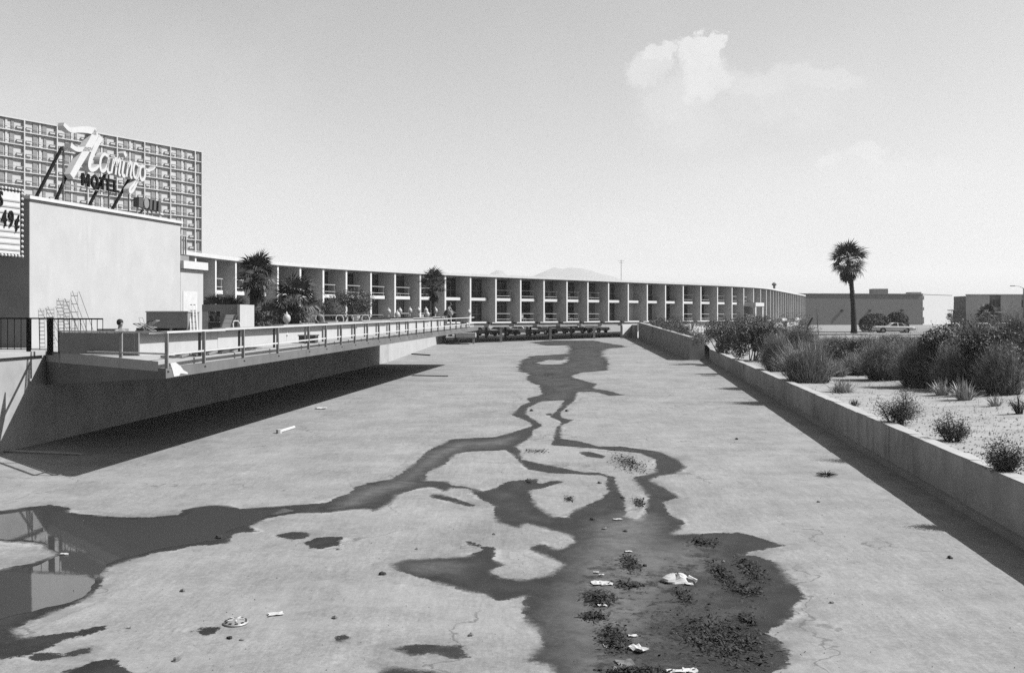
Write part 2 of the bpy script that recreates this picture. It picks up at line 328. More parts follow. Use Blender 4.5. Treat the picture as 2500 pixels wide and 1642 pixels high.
    wetf = mix(mr(noise(.7, 5, .6), .46, .58), mr(w, -.012, .03), mr(Mt('ADD', w, Mt('MULTIPLY', Mt('SUBTRACT', noise(24, 5, .85), .5), .3)), -.09, .15))
    core = mr(w, .04, .5)
    dampf = mr(Mt('ADD', attr('damp'), Mt('MULTIPLY', rag, 2.2)), -.55, .7)
    mudn = noise(2.6, 8, .75)
    mudf = Mt('MULTIPLY', mr(Mt('ADD', attr('mud'), Mt('MULTIPLY', rag, 2.5)), -.3, .3), mr(mudn, .47, .6))
    st = lambda x, a=.3, b2=.7: mr(x, a, b2, 0, 1, False)
    base = mix(st(noise(.4, 8, .65)), .122, .18)
    base = Mt('MULTIPLY', base, mix(st(noise(1.0, 8, .72, (.8, .9, 1))), .86, 1.13))
    base = Mt('MULTIPLY', base, mix(st(noise(7, 8, .85)), .84, 1.16))
    base = Mt('MULTIPLY', base, mix(st(noise(45, 4, .9), .25, .75), .8, 1.2))
    base = Mt('MULTIPLY', base, mix(st(noise(1.0, 4, .8, (13, 1.6, 1)), .3, .7), .88, 1.12)); base = Mt('MULTIPLY', base, mix(st(noise(1.0, 5, .8, (3.4, .4, 1)), .3, .7), .9, 1.1))
    base = Mt('MULTIPLY', base, mix(st(noise(14, 5, .85), .3, .7), .86, 1.14))
    silt = Mt('MULTIPLY', mr(noise(.5, 8, .7, (.45, .8, 1)), .5, .56), mr(noise(.5, 8, .7, (.45, .8, 1)), .66, .57))
    base = mix(Mt('MULTIPLY', silt, .28), base, .2)
    blot = mr(noise(2.3, 8, .7), .6, .72); base = mix(Mt('MULTIPLY', blot, .4), base, .07)
    # mineral bloom just outside the damp edge and older tide marks
    rim = Mt('MULTIPLY', mr(w, -.17, -.05), mr(w, .0, -.03)); rim = Mt('MULTIPLY', rim, mr(noise(.8, 5), .5, .62))
    base = mix(Mt('MULTIPLY', rim, .75), base, .23)
    tide = Mt('MULTIPLY', mr(w, -.34, -.29), mr(w, -.24, -.29)); base = mix(Mt('MULTIPLY', tide, mr(noise(.8, 4), .5, .65, 0, .5)), base, .085)
    halo = Mt('MULTIPLY', mr(w, -.55, -.02), mr(noise(.9, 6, .7), .47, .64)); base = mix(Mt('MULTIPLY', halo, .5), base, .07)
    # fine cracks
    vo = N('ShaderNodeTexVoronoi'); vo.feature = 'DISTANCE_TO_EDGE'; vo.inputs['Scale'].default_value = .13
    mp = N('ShaderNodeVectorMath'); mp.operation = 'ADD'; nn = N('ShaderNodeTexNoise'); nn.inputs['Scale'].default_value = .9; nn.inputs['Detail'].default_value = 6; L(ob, nn.inputs['Vector'])
    sc_ = N('ShaderNodeVectorMath'); sc_.operation = 'SCALE'; L(nn.outputs['Color'], sc_.inputs[0]); sc_.inputs['Scale'].default_value = 2.4
    L(ob, mp.inputs[0]); L(sc_.outputs[0], mp.inputs[1]); L(mp.outputs[0], vo.inputs['Vector'])
    crack = Mt('MULTIPLY', mr(vo.outputs['Distance'], .005, .0016), mr(noise(.25, 3), .44, .52))
    base = mix(Mt('MULTIPLY', crack, .55), base, .045)
    wcol = mix(mr(noise(1.3, 8, .75), .3, .7), .008, .02)
    wcol = mix(Mt('MULTIPLY', mr(w, .15, .9), mr(noise(1.1, 7, .7), .38, .62)), wcol, .034)
    wcol = Mt('MULTIPLY', wcol, mix(noise(40, 4, .8), .85, 1.15))
    wcol = mix(dampf, wcol, mix(st(noise(1.7, 8, .75)), .036, .1))
    wcol = mix(mudf, wcol, mix(noise(22, 5, .8), .004, .024))
    col = mix(wetf, base, wcol)
    L(col, b.inputs['Base Color'])
    L(mix(Mt('MULTIPLY', wetf, Mt('SUBTRACT', 1, Mt('MULTIPLY', dampf, .6))), .93, .62), b.inputs['Roughness']); b.inputs['Specular IOR Level'].default_value = .2
    bp = N('ShaderNodeBump'); bp.inputs['Strength'].default_value = .35; bp.inputs['Distance'].default_value = .02
    L(Mt('ADD', Mt('MULTIPLY', noise(60, 4, .8), .5), Mt('MULTIPLY', mudf, Mt('MULTIPLY', noise(18, 5, .8), 2.0))), bp.inputs['Height']); L(bp.outputs[0], b.inputs['Normal'])
    return struct(link('channel_floor', me, m))
build_floor()
def water_mat(name, v, rough):
    m = bpy.data.materials.new(name); m.use_nodes = True; nt = m.node_tree; b = nt.nodes['Principled BSDF']
    b.inputs['Base Color'].default_value = (v, v, v, 1); b.inputs['Roughness'].default_value = rough; b.inputs['IOR'].default_value = 1.45; b.inputs['Specular IOR Level'].default_value = .6
    n = nt.nodes.new('ShaderNodeTexNoise'); n.inputs['Scale'].default_value = 6; bp = nt.nodes.new('ShaderNodeBump'); bp.inputs['Strength'].default_value = .012; bp.inputs['Distance'].default_value = .02
    tc = nt.nodes.new('ShaderNodeTexCoord'); nt.links.new(tc.outputs['Object'], n.inputs['Vector']); nt.links.new(n.outputs['Fac'], bp.inputs['Height']); nt.links.new(bp.outputs[0], b.inputs['Normal'])
    return m
M['water'] = water_mat('shallow_water', .035, .03)
M['film'] = water_mat('wet_film', .05, .34)
def ragged(poly, step=.12, amp=.05, seed=0):
    out = []; n = len(poly)
    for i in range(n):
        a = Vector(poly[i]); b = Vector(poly[(i+1) % n]); k = max(1, int((b-a).length/step)); nr = Vector((-(b-a).y, (b-a).x)); nr = nr.normalized() if nr.length else nr
        for j in range(k):
            p = a.lerp(b, j/k); p = p+nr*amp*2*(mnoise.noise(Vector((p.x*2.1, p.y*2.1, seed)))+.5*mnoise.noise(Vector((p.x*6, p.y*6, seed+3))))
            out.append(p)
    return out
def sheet(name, poly_px, m, dz=.004, step=.12, amp=.05):
    pl = ragged([tuple(FP(x, y)[:2]) for x, y in poly_px], step, amp)
    mb = MB(); mb.add([(p[0], p[1], fz(p[1])+dz) for p in pl], [tuple(range(len(pl)-1, -1, -1))])
    o = mb.build(name, m)
    nz = o.data.polygons[0].normal.z
    if nz < 0: o.data.flip_normals()
    return struct(o)
sheet('puddle_water', [(-60,1262),(100,1243),(165,1255),(300,1270),(440,1263),(468,1248),(540,1240),(640,1245),(700,1240),(720,1246),(660,1256),(600,1283),(560,1294),(545,1316),(470,1326),(370,1344),(300,1363),(255,1378),(238,1418),(205,1452),(150,1474),(40,1500),(-60,1525),(-60,1398),(0,1396),(90,1381),(152,1352),(100,1322),(0,1314),(-60,1312)], M['water'])

# ------------------------------------------------------------------ banks and ground
def wl(Y): return -21.35+.131*Y              # left channel wall line
def wr(Y): return 8.5+.1*Y                   # right channel wall line
def td(Y): return min(3.68+.011*(Y-32), 4.25)   # terrace level
def wt(Y): return 1.33+.0086*Y               # low right wall top
def sm(t): t = max(0., min(1., t)); return t*t*(3-2*t)
def gz(X, Y):
    s = X-wr(Y); base = wt(min(Y, 95)); hi = 2.5
    z = base-.04+(hi-base+.04)*sm((s-2)/24)
    if Y > 88: z = max(z, 2.3+.2*sm(s/10))
    nz = .10*mnoise.noise(Vector((X*.35, Y*.35, 0)))+.05*mnoise.noise(Vector((X*1.1, Y*1.1, 5)))
    return z+nz*sm((s-.3)/1.5)*(1 if Y < 120 else .2)
def build_ground():
    S_ = [.22, .5, .9, 1.4, 2, 2.8, 3.6, 4.6, 6, 8, 10, 12.5, 15, 18, 22, 27, 34, 45, 70, 120, 300, 1200, 9000]
    Y_ = list(np.arange(-16, 20, 4.))+list(np.arange(20, 70, .8))+list(np.arange(70, 150, 3.))+[155, 170, 190, 220, 260, 320, 500, 1000, 3000, 9000]
    vs = []; fs = []
    for y in Y_:
        for s in S_: X = wr(min(y, 300))+s; vs.append((X, y, gz(X, y)))
    n = len(S_)
    for j in range(len(Y_)-1):
        for i in range(n-1): fs.append((j*n+i, j*n+i+1, (j+1)*n+i+1, (j+1)*n+i))
    mb = MB().add(vs, fs)
    # ground beyond the channel head and far to the left
    mb.add([(-9000, 321, 2.48), (40, 321, 2.48), (40, 9000, 2.48), (-9000, 9000, 2.48)], [(0, 1, 2, 3)])
    mb.add([(-9000, 130, 3.0), (-40, 130, 3.0), (-40, 321, 3.0), (-9000, 321, 3.0)], [(0, 1, 2, 3)])
    o = mb.build('ground', M['sand'], smooth=True); struct(o)
build_ground()
struct(MB().add([(30,128,2.56),(190,128,2.56),(190,330,2.56),(70,330,2.56)], [(0,1,2,3)]).build('parking_lot', M['asphalt']))
# left terrace
T = MB()
Yt = [-16, 8, 20, 28, 36, 45, 55, 66, 78, 83.6, 95, 110, 127]
def wle(Y): return wl(Y) if Y <= 83.6 else -10.4+(Y-83.6)*.0394
vs = []
for y in Yt: vs += [(wle(y)-.25, y, td(y)), (-48, y, td(y))]
T.add(vs, [(2*i, 2*i+2, 2*i+3, 2*i+1) for i in range(len(Yt)-1)])
struct(T.build('terrace', M['deck']))
# left channel wall
def wall_seg(name, pts, thick, ztop, m, label, side=1, cat='wall'):
    mb = MB()
    for i in range(len(pts)-1):
        (x0, y0), (x1, y1) = pts[i], pts[i+1]
        q = [(x0, y0), (x1, y1), (x1+thick*side, y1), (x0+thick*side, y0)]
        z1 = [ztop(y0), ztop(y1), ztop(y1), ztop(y0)]; z0 = [fz(y0)-.6, fz(y1)-.6, fz(y1)-.6, fz(y0)-.6]
        mb.prism(q, z0, z1)
    return mb
lw = empty('channel_wall', (wl(30), 30, fz(30)))
tag(lw, 'grey concrete channel wall in shade under the railed deck, left side', 'wall')
for (ya, yb) in ((-16, 24), (24, 36.2), (36.2, 50), (50, 62), (62, 73), (73, 83.55)):
    wall_seg('wall_panel', [(wl(ya), ya), (wl(yb-.02), yb-.02)], .3, lambda y: td(y)-.03, None, '', -1).build('wall_panel', M['conc_dark'], lw)
bw_ = empty('channel_wall', (wle(100), 100, fz(100)))
tag(bw_, 'pale sunlit concrete wall beyond the deck, beside the dark underpass', 'wall')
for (ya, yb) in ((83.6, 92), (92, 101), (101, 110), (110, 126.5)):
    wall_seg('wall_panel', [(wle(ya), ya), (wle(yb-.03), yb-.03)], .3, lambda y: td(y)+.02, None, '', -1).build('wall_panel', M['conc_light'], bw_)
# right channel wall, low part: cast panels of uneven tone with a bright worn top
rw = empty('channel_wall', (wr(40), 40, fz(40)))
tag(rw, 'low streaked concrete wall retaining the sandy bank, right side', 'wall')
edges = [-16, 4, 12, 18.5, 24.5, 30.5, 36.5, 42.5, 49, 56, 64, 73, 86.6]
tones = [mat('wall_panel_tone', t, .32, .8, .92, .35, 22, streak=.42, detail=8) for t in (.52, .6, .45, .55)]
for i in range(len(edges)-1):
    a, b = edges[i], edges[i+1]-.03
    j = (i*37 % 5-2)*.004
    wall_seg('', [(wr(a)+j, a), (wr(b)+j, b)], .26, lambda y: wt(y)+.01, None, '', 1).build('wall_panel', tones[i % 4], rw)
cp = MB(); rnd = random.Random(3)
for i in range(60):
    y0 = 14+i*1.2; y1 = y0+1.2
    if y1 > 86.4: break
    cp.prism([(wr(y0)-.012+rnd.uniform(-.02, .012), y0), (wr(y1)-.012, y1), (wr(y1)+.3+rnd.uniform(0, .12), y1), (wr(y0)+.3+rnd.uniform(0, .12), y0)], [wt(y0)+.012, wt(y1)+.012]*2, [wt(y0)+.03+rnd.uniform(0, .03), wt(y1)+.04]+[wt(y1)+.04, wt(y0)+.04])
cp.build('worn_top', M['conc_light'], rw)
ft = wall_seg('', [(wr(10)-.16, 10), (wr(40)-.12, 40), (wr(60)-.03, 60)], .2, lambda y: fz(y)+.16, None, '', 1).build('footing', M['conc'], rw)
# right channel wall, high part towards the motel
hw = empty('channel_wall', (wr(100), 100, fz(100)))
tag(hw, 'taller grey concrete wall on the right with shrubs behind it', 'wall')
def ht(y): return 3.08+(y-88)*.0168
def wh(y): return 15.4+(y-86.6)*.045
for (a, b) in ((86.6, 99), (99, 112), (112, 125), (125, 140)):
    b -= .02
    wall_seg('', [(wh(a), a), (wh(b), b)], .35, ht, None, '', 1).build('wall_panel', M['conc'], hw)
    MB().prism([(wh(a)-.02, a+.004), (wh(b)-.02, b), (wh(b)+.4, b), (wh(a)+.4, a+.004)], [ht(a)+.004, ht(b)+.004]*2 and [ht(a)+.004, ht(b)+.004, ht(b)+.004, ht(a)+.004], [ht(a)+.1, ht(b)+.1, ht(b)+.1, ht(a)+.1]).build('coping', M['conc_light'], hw)
MB().prism([(wh(86.6), 86.3), (wh(86.6)+1.3, 86.3), (wh(86.6)+1.3, 86.58), (wh(86.6), 86.58)], 0.6, 3.06).build('return_wall', M['conc'], hw)

# ------------------------------------------------------------------ motel: two storeys on a curve
DIV = [(-25.23,79.3),(-24.7,82.93),(-24.02,86.52),(-23.11,90.09),(-22.0,93.48),(-20.6,96.79),(-18.97,100.01),(-17.18,103.17),(-15.1,106.5),(-12.91,109.8),(-10.44,113.21),(-7.82,116.54),(-5.01,119.81),(-2.0,123.02),(1.09,126.2),(4.15,129.35),(7.31,132.57),(10.33,135.68),(13.46,138.85),(16.57,142.0),(19.72,145.2),(22.88,148.43),(26.08,151.7),(29.42,155.1),(32.74,158.61),(35.85,162.23),(38.62,165.91),(41.19,169.73),(43.36,173.6),(45.36,177.55),(47.12,181.51),(48.74,185.65),(50.31,189.7),(51.81,193.61),(53.38,197.51),(54.82,201.25),(56.33,205.02),(57.81,208.72),(59.27,212.41),(60.68,216.05),(62.11,219.68),(63.54,223.29),(64.99,226.92),(66.4,230.51),(67.84,234.15),(69.3,237.84),(70.8,241.62),(72.22,245.43)]
DV = [Vector((a, b)) for a, b in DIV]
DV = [DV[0]+(DV[0]-DV[1])*k for k in (4, 3, 2, 1)]+DV
OFF = 4
motel = empty('motel_building', (1, 126, fz(126)))
tag(motel, 'long curving two-storey motel with balconies between white fins', 'motel')
def nrm(i):
    d = (DV[min(i+1, len(DV)-1)]-DV[max(i-1, 0)]).normalized(); return Vector((d.y, -d.x))
REC = 2.4; ZG, ZU, ZT = 4.25, 7.15, 9.68
NB = len(DV)-1
def q4(i, d): return DV[i]-nrm(i)*d
roof = MB(); back = MB()
for i in range(NB):
    a, b = q4(i, -.12), q4(i+1, -.12); c, d = q4(i+1, 13.5), q4(i, 13.5)
    MB().prism([a, b, c, d], ZT, 9.93).build('roof_panel', M['lightgrey'], motel)
    a2, b2 = q4(i, -.2), q4(i+1, -.2); c2, d2 = q4(i+1, .1), q4(i, .1)
    MB().prism([a2, b2, c2, d2], 9.72, 10.02).build('roof_fascia', M['offwhite'], motel)
    e, f_ = q4(i, 13.2), q4(i+1, 13.2); g, h = q4(i+1, 13.4), q4(i, 13.4)
    back.prism([e, f_, g, h], 4.0, ZT-.01)
back.build('back_wall', M['motelwall'], motel)
finm = None
for i in range(NB+1):
    n = nrm(i); t = Vector((-n.y, n.x)); p = DV[i]
    w = .12
    zb = 4.16
    q = [p-t*w, p+t*w, p+t*w-n*REC, p-t*w-n*REC]
    fo = MB().prism(q, zb, ZT-.005).build('fin', M['motelwall'], motel)
    q = [p-t*(w+.004)+n*.03, p+t*(w+.004)+n*.03, p+t*(w+.004)-n*.02, p-t*(w+.004)-n*.02]
    MB().prism(q, zb-.01, ZT).build('fin_edge', M['fin'], motel)
PLAIN = {OFF+11, OFF+12, OFF+18, OFF+20, OFF+21}; BLANK = {OFF+19}
rr = random.Random(5)
for i in range(NB):
    a, b = DV[i], DV[i+1]; t = (b-a).normalized(); n = Vector((t.y, -t.x)); W = (b-a).length
    Mx = frame((a.x, a.y, 0), (t.x, t.y, 0))             # local x along the bay, local y into the building (+y = away)
    far = i > OFF+30
    # glazed back wall on both floors
    for (z0, z1) in ((ZG, ZU-.28), (ZU, ZT)):
        if i in BLANK:
            MB().box(.14, W-.14, REC, REC+.15, z0, z1, Mx).build('wall', M['motelwall'], motel); continue
        wt_ = (z1-z0)
        lint = MB().box(.13, W-.13, REC, REC+.15, z1-.12, z1, Mx).build('lintel', M['motelwall'], motel)
        pane = MB().box(.13, W-.13, REC+.05, REC+.1, z0+.08, z1-.12, Mx).build('window', M[rr.choice(('curtain', 'curtain', 'curtain_pale', 'curtain_dark', 'glass', 'curtain'))], motel)
        if not far:
            zt = z1-.55
            MB().box(.13, W-.13, REC+.0, REC+.045, zt-.03, zt+.03, Mx).build('transom', M['lightgrey'], pane)
            if i in PLAIN:
                MB().box(W*.78-.03, W*.78+.03, REC-.001, REC+.044, z0+.08, z1-.58, Mx).build('mullion', M['lightgrey'], pane)
                MB().box(.13, W-.13, REC-.002, REC+.043, z0+.92, z0+.98, Mx).build('transom', M['lightgrey'], pane)
            else:
                xm = W*rr.choice((.62, .7, .8))
                MB().box(xm-.03, xm+.03, REC-.001, REC+.044, z0+.08, zt-.03, Mx).build('mullion', M['darkgrey'], pane)
    # balcony floors: front edge set back .9 m
    x0, x1 = W*.04, W*.83
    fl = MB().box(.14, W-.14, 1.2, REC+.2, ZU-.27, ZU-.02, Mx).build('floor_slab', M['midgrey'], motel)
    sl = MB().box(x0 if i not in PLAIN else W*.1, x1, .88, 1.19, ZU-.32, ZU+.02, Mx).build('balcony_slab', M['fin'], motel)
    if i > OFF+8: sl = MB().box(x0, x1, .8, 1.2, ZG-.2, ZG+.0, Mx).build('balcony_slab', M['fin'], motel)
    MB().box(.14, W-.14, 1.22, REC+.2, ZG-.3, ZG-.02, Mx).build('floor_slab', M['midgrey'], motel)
    if i in PLAIN or i in BLANK or far: continue
    for zf in ((ZU+.02,) if i <= OFF+8 else (ZU+.02, ZG)):
        rl = MB()
        rl.bar(Mx @ Vector((x0, .95, zf+1.0)), Mx @ Vector((x1+.08, .95, zf+1.0)), .05, .05)
        rail = rl.build('balcony_rail', M['white'], motel)
        MB().bar(Mx @ Vector((x0, .95, zf+.3)), Mx @ Vector((x1, .95, zf+.3)), .04, .04).build('lower_rail', M['white'], rail)
        for xx in (x0+.2, x1-.18):
            MB().bar(Mx @ Vector((xx, .95, zf)), Mx @ Vector((xx, .95, zf+.98)), .04, .04).build('rail_post', M['white'], rail)
        if rr.random() < .4:
            c = MB(); cx = W*rr.uniform(.3, .65); c.box(cx, cx+.5, 1.4, 1.9, zf+.38, zf+.43, Mx); c.box(cx+.02, cx+.48, 1.88, 1.93, zf+.43, zf+.85, Mx)
            for lx in (cx+.03, cx+.44):
                for ly in (1.43, 1.86): c.box(lx, lx+.03, ly, ly+.03, zf, zf+.38, Mx)
            c.build('balcony_chair', M['lightgrey'], motel)
# base: beam over the channel, foundations elsewhere
for i in range(NB):
    a, b = DV[i], DV[i+1]; t = (b-a).normalized(); W = (b-a).length; Mx = frame((a.x, a.y, 0), (t.x, t.y, 0)); mid = (a+b)/2
    span = -10 < mid.x < 17.2; half = 17.2 <= mid.x < 29
    if span:
        MB().box(-.04, W+.04-.05, 1.0, 1.5, 3.58, 3.94, Mx).build('beam', M['conc'], motel)
        MB().box(0, W-.01, 1.25, 13.4, 3.72, 3.95, Mx).build('underside_slab', M['conc_dark'], motel)
    elif half:
        MB().box(0, W-.01, 1.0, 1.4, 1.0, 3.94, Mx).build('foundation_wall', M['motelwall'], motel)
        MB().box(0, W-.01, 1.42, 13.4, 3.72, 3.95, Mx).build('underside_slab', M['conc_dark'], motel)
    else:
        MB().box(0, W-.01, 1.3, 13.3, 1.0, 3.95, Mx).build('foundation_wall', M['motelwall'], motel)
for (px, Y) in ((1226, 125.5), (1346.5, 132), (1453, 138)):
    c = P(px, 800, Y)
    for k, dd in enumerate((0, 4.2, 8.4, 12.2)):
        ii = min(range(len(DV)), key=lambda q: (DV[q]-Vector((c.x, c.y))).length); n = nrm(ii)
        x, y = c.x-n.x*dd-.15, c.y-n.y*dd
        MB().box(x-.16, x+.16, y-.16, y+.16, fz(y)-.3, 3.6 if k == 0 else 3.72).build('pier', M['conc'], motel)
# right abutment and left abutment of the underpass
MB().prism([(16.9, 139.6), (17.6, 139.6), (19.6, 157), (18.9, 157)], .5, 3.7).build('abutment', M['conc_dark'], motel)
MB().prism([(-9.4, 126.6), (-8.75, 126.6), (-17, 134), (-17.6, 133)], .5, 3.7).build('abutment', M['conc_dark'], motel)
MB().box(P(1080, 0, 126).x, P(1088, 0, 126).x, 125.2, 126.5, fz(126)-.2, 3.9).build('abutment', M['conc'], motel)
MB().box(P(1113, 0, 119).x, P(1161, 0, 119).x, 118.6, 121, P(0, 823, 119).z, P(0, 812, 119).z).build('service_ledge', M['conc_light'], motel)
for px in (1118, 1155): x = P(px, 0, 119).x; MB().box(x-.1, x+.1, 120.2, 120.5, fz(120)-.1, P(0, 823, 119).z-.005).build('ledge_post', M['conc_dark'], motel)
# stair porch on the bend
i = OFF+26; a, b = DV[i], DV[i+1]; t = (b-a).normalized(); Mx = frame((a.x, a.y, 0), (t.x, t.y, 0))
pc = MB().box(.2, 4.2, -2.0, .8, 6.55, 7.15, Mx).build('porch_canopy', M['white'], motel)
for xx in (.3, 3.7): MB().box(xx, xx+.45, -1.9, -1.5, 2.5, 6.54, Mx).build('porch_post', M['white'], pc)
MB().box(.8, 3.6, -.4, -.2, 2.5, 5.2, Mx).build('porch_wall', M['white'], pc)
# far ground-floor awnings
for i in (OFF+32, OFF+33, OFF+38, OFF+39):
    a, b = DV[i], DV[i+1]; t = (b-a).normalized(); Mx = frame((a.x, a.y, 0), (t.x, t.y, 0)); MB().box(0, (b-a).length-.1, -1.2, .7, 4.0, 4.5, Mx).build('awning', M['white'], motel)
# roof things
an = P(1524, 690, 143)
ao = MB().tube([(an.x, 147, 9.9), (an.x, 147, 13.2)], .035, 5).build('tv_antenna', M['steel']); tag(ao, 'thin television antenna mast on the motel roof', 'antenna')
for dz, w in ((3.2, .45), (2.9, .3)): MB().tube([(an.x-w, 147, 9.9+dz), (an.x+w, 147, 9.9+dz)], .02, 4).build('antenna_element', M['steel'], ao)
vt = P(1911, 705, 206); vo_ = MB().lathe([(.25, 9.9), (.25, 11.2), (.5, 11.3), (.5, 11.6), (.1, 11.9)], (vt.x-1.5, 207, 0), 10).build('roof_vent', M['steel']); tag(vo_, 'small capped vent pipe on the far motel roof', 'vent')
# ------------------------------------------------------------------ cantilevered deck with its railing
def ox(Y): return -13.95+.14*Y               # outer edge of the deck
def led(Y): return 3.47+.0125*(Y-28.4)       # ledge the posts stand on
def rt(Y): return 4.515+.0068*(Y-28.4)       # hand rail
def db(Y): return 3.2+.0122*(Y-29)           # underside at the edge
deck = empty('cantilever_deck', (-12, 40, 3))
tag(deck, 'concrete deck cantilevered over the dry channel with railing along its edge', 'deck')
Yn = 28.6; YF = 80.2
nc = Vector((ox(Yn), Yn)); nr_ = Vector((wl(35.6), 35.6))
ys = [Yn]+[32+4*k for k in range(12)]+[YF]
def slab(outer_off, root_off, zto, ztr, zbo, zbr):
    mb = MB(); out = []; root = []
    for k, y in enumerate(ys):
        yr = 35.6+(y-Yn)*(YF+.8-35.6)/(YF-Yn)
        out.append((ox(y)-outer_off, y+ (outer_off if k == 0 else 0))); root.append((wl(yr)+root_off, yr))
    n = len(ys)
    V = [(p[0], p[1], zto(p[1])) for p in out]+[(p[0], p[1], ztr(p[1])) for p in root]+[(p[0], p[1], zbo(p[1])) for p in out]+[(p[0], p[1], zbr(p[1])) for p in root]
    fs = []
    for k in range(n-1):
        fs += [(k, k+1, n+k+1, n+k), (2*n+k, 3*n+k, 3*n+k+1, 2*n+k+1), (k, 2*n+k, 2*n+k+1, k+1), (n+k, n+k+1, 3*n+k+1, 3*n+k)]
    fs += [(0, n, 3*n, 2*n), (n-1, 3*n-1, 4*n-1, 2*n-1)]
    return mb.add(V, fs)
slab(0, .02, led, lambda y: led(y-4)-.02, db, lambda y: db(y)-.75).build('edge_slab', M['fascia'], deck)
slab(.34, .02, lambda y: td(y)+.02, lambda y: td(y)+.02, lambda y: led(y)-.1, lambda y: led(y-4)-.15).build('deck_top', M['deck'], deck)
# pale spilled paint on the deck corner
pp = [(415,886),(428,884),(440,893),(447,903),(458,909),(457,913),(440,911),(436,917),(424,919),(421,906)]
mb = MB(); V = []
for (x, y) in pp:
    # lie on the outer fascia plane X=ox(Y)
    Yq = F*(-13.95)/(x-1250-.14*F); q = P(x, y, Yq); V.append((q.x+.012, q.y-.002, q.z))
mb.add(V, [tuple(range(len(V)))]).build('paint_spill', M['white'], deck)
def post_px(px): return F*(-13.95)/(px-1250-.14*F)
rail = empty('deck_railing', (-8, 50, 3.7))
tag(rail, 'two-bar metal railing with many posts along the deck edge', 'railing')
pY = [28.75]+[post_px(x) for x in (501.5,597,681,756,798,835,868.5,899,927,953,977,998,1018.5,1037,1055,1071,1086.5,1101,1115,1127,1139.5)]
def rp(Y, z): return Vector((ox(Y)-.05, Y, z))
fa = Vector((-15.8, 34.72)); fb = Vector((ox(28.75)-.05, 28.75))
def front(t, z): p = fb.lerp(fa, t); return Vector((p.x, p.y, z))
top = MB()
top.bar(rp(28.7, rt(28.7)), rp(54, rt(54)), .08, .05); top.bar(rp(54, rt(54)), rp(78.5, rt(78.5)), .08, .05)
tr = top.build('top_rail', M['offwhite'], rail)
MB().bar(front(0, rt(28.7)), front(1.0, rt(28.7)-.06), .08, .05).build('top_rail', M['offwhite'], rail)
MB().bar(rp(28.8, led(28.8)+.4), rp(54, led(54)+.36), .05, .05).build('mid_rail', M['offwhite'], rail)
MB().bar(rp(54, led(54)+.36), rp(78.5, led(78.5)+.3), .05, .05).build('mid_rail', M['offwhite'], rail)
MB().bar(front(0, led(28.7)+.42), front(1.0, led(28.7)+.3), .05, .05).build('mid_rail', M['offwhite'], rail)
for k, y in enumerate(pY):
    p = rp(y, 0)
    po = MB().box(p.x-.045, p.x+.045, y-.04, y+.04, led(y)-.06, rt(y)-.03).build('post', M['railpost'], rail)
    if k > 0 and k < 13: MB().box(p.x-.16, p.x-.1, y-.06, y+.04, led(y)+.22, rt(y)-.06).build('backing_strip', M['darkgrey'] if k < 4 else M['lightgrey'], po)
    MB().box(p.x-.08, p.x+.09, y-.07, y+.07, led(y)-.08, led(y)-.062).build('base_plate', M['steel'], po)
for t in (.38, .985):
    p = front(t, 0); MB().box(p.x-.045, p.x+.045, p.y-.04, p.y+.04, led(29)-.04-.22*t, rt(28.7)-.03-.06*t).build('post', M['railpost'], rail)
# parapet of the terrace behind the rail, with a deep overhanging cap
par = empty('terrace_parapet', (-11, 40, 3.7))
tag(par, 'long low pale parapet with overhanging cap running behind the deck railing', 'wall')
PO = 2.6
def px_(Y): return ox(Y)-PO
pe = [32.2, 38, 44, 50, 56, 62, 68, 74, 79.4]
for k in range(len(pe)-1):
    a, b = pe[k], pe[k+1]-.02
    za, zb = td(a), td(b)
    MB().prism([(px_(a), a), (px_(b), b), (px_(b)-.18, b), (px_(a)-.18, a)], [za, zb, zb, za], [za+.72, zb+.66, zb+.66, za+.72]).build('wall_panel', M['stucco'], par)
    MB().prism([(px_(a)+.3, a-.01), (px_(b)+.3, b), (px_(b)-.22, b), (px_(a)-.22, a-.01)], [za+.722, zb+.662, zb+.662, za+.722], [za+.78, zb+.72, zb+.72, za+.78]).build('cap', M['lightgrey'], par)
pa, pb = Vector((-15.1, 33.35)), Vector((px_(32.2), 32.2))
def pan(name, t0, t1, z0, z1, m, parent, th=.06):
    a = pb.lerp(pa, t0); b = pb.lerp(pa, t1); d = (b-a).normalized(); nn = Vector((-d.y, d.x))
    return MB().prism([(a.x, a.y), (b.x, b.y), (b.x+nn.x*th, b.y+nn.y*th), (a.x+nn.x*th, a.y+nn.y*th)], z0, z1).build(name, m, parent)
scr = empty('wind_screen', (-14, 33, 3.7)); tag(scr, 'dark grey solid screen panels at the near end of the deck', 'screen')
pan('screen_panel', .0, .21, 3.73, 4.44, M['midgrey'], scr); pan('screen_panel', .24, 1.0, 3.73, 4.44, M['midgrey'], scr)
pan('screen_post', .215, .235, 3.68, 4.47, M['black'], scr, .08)
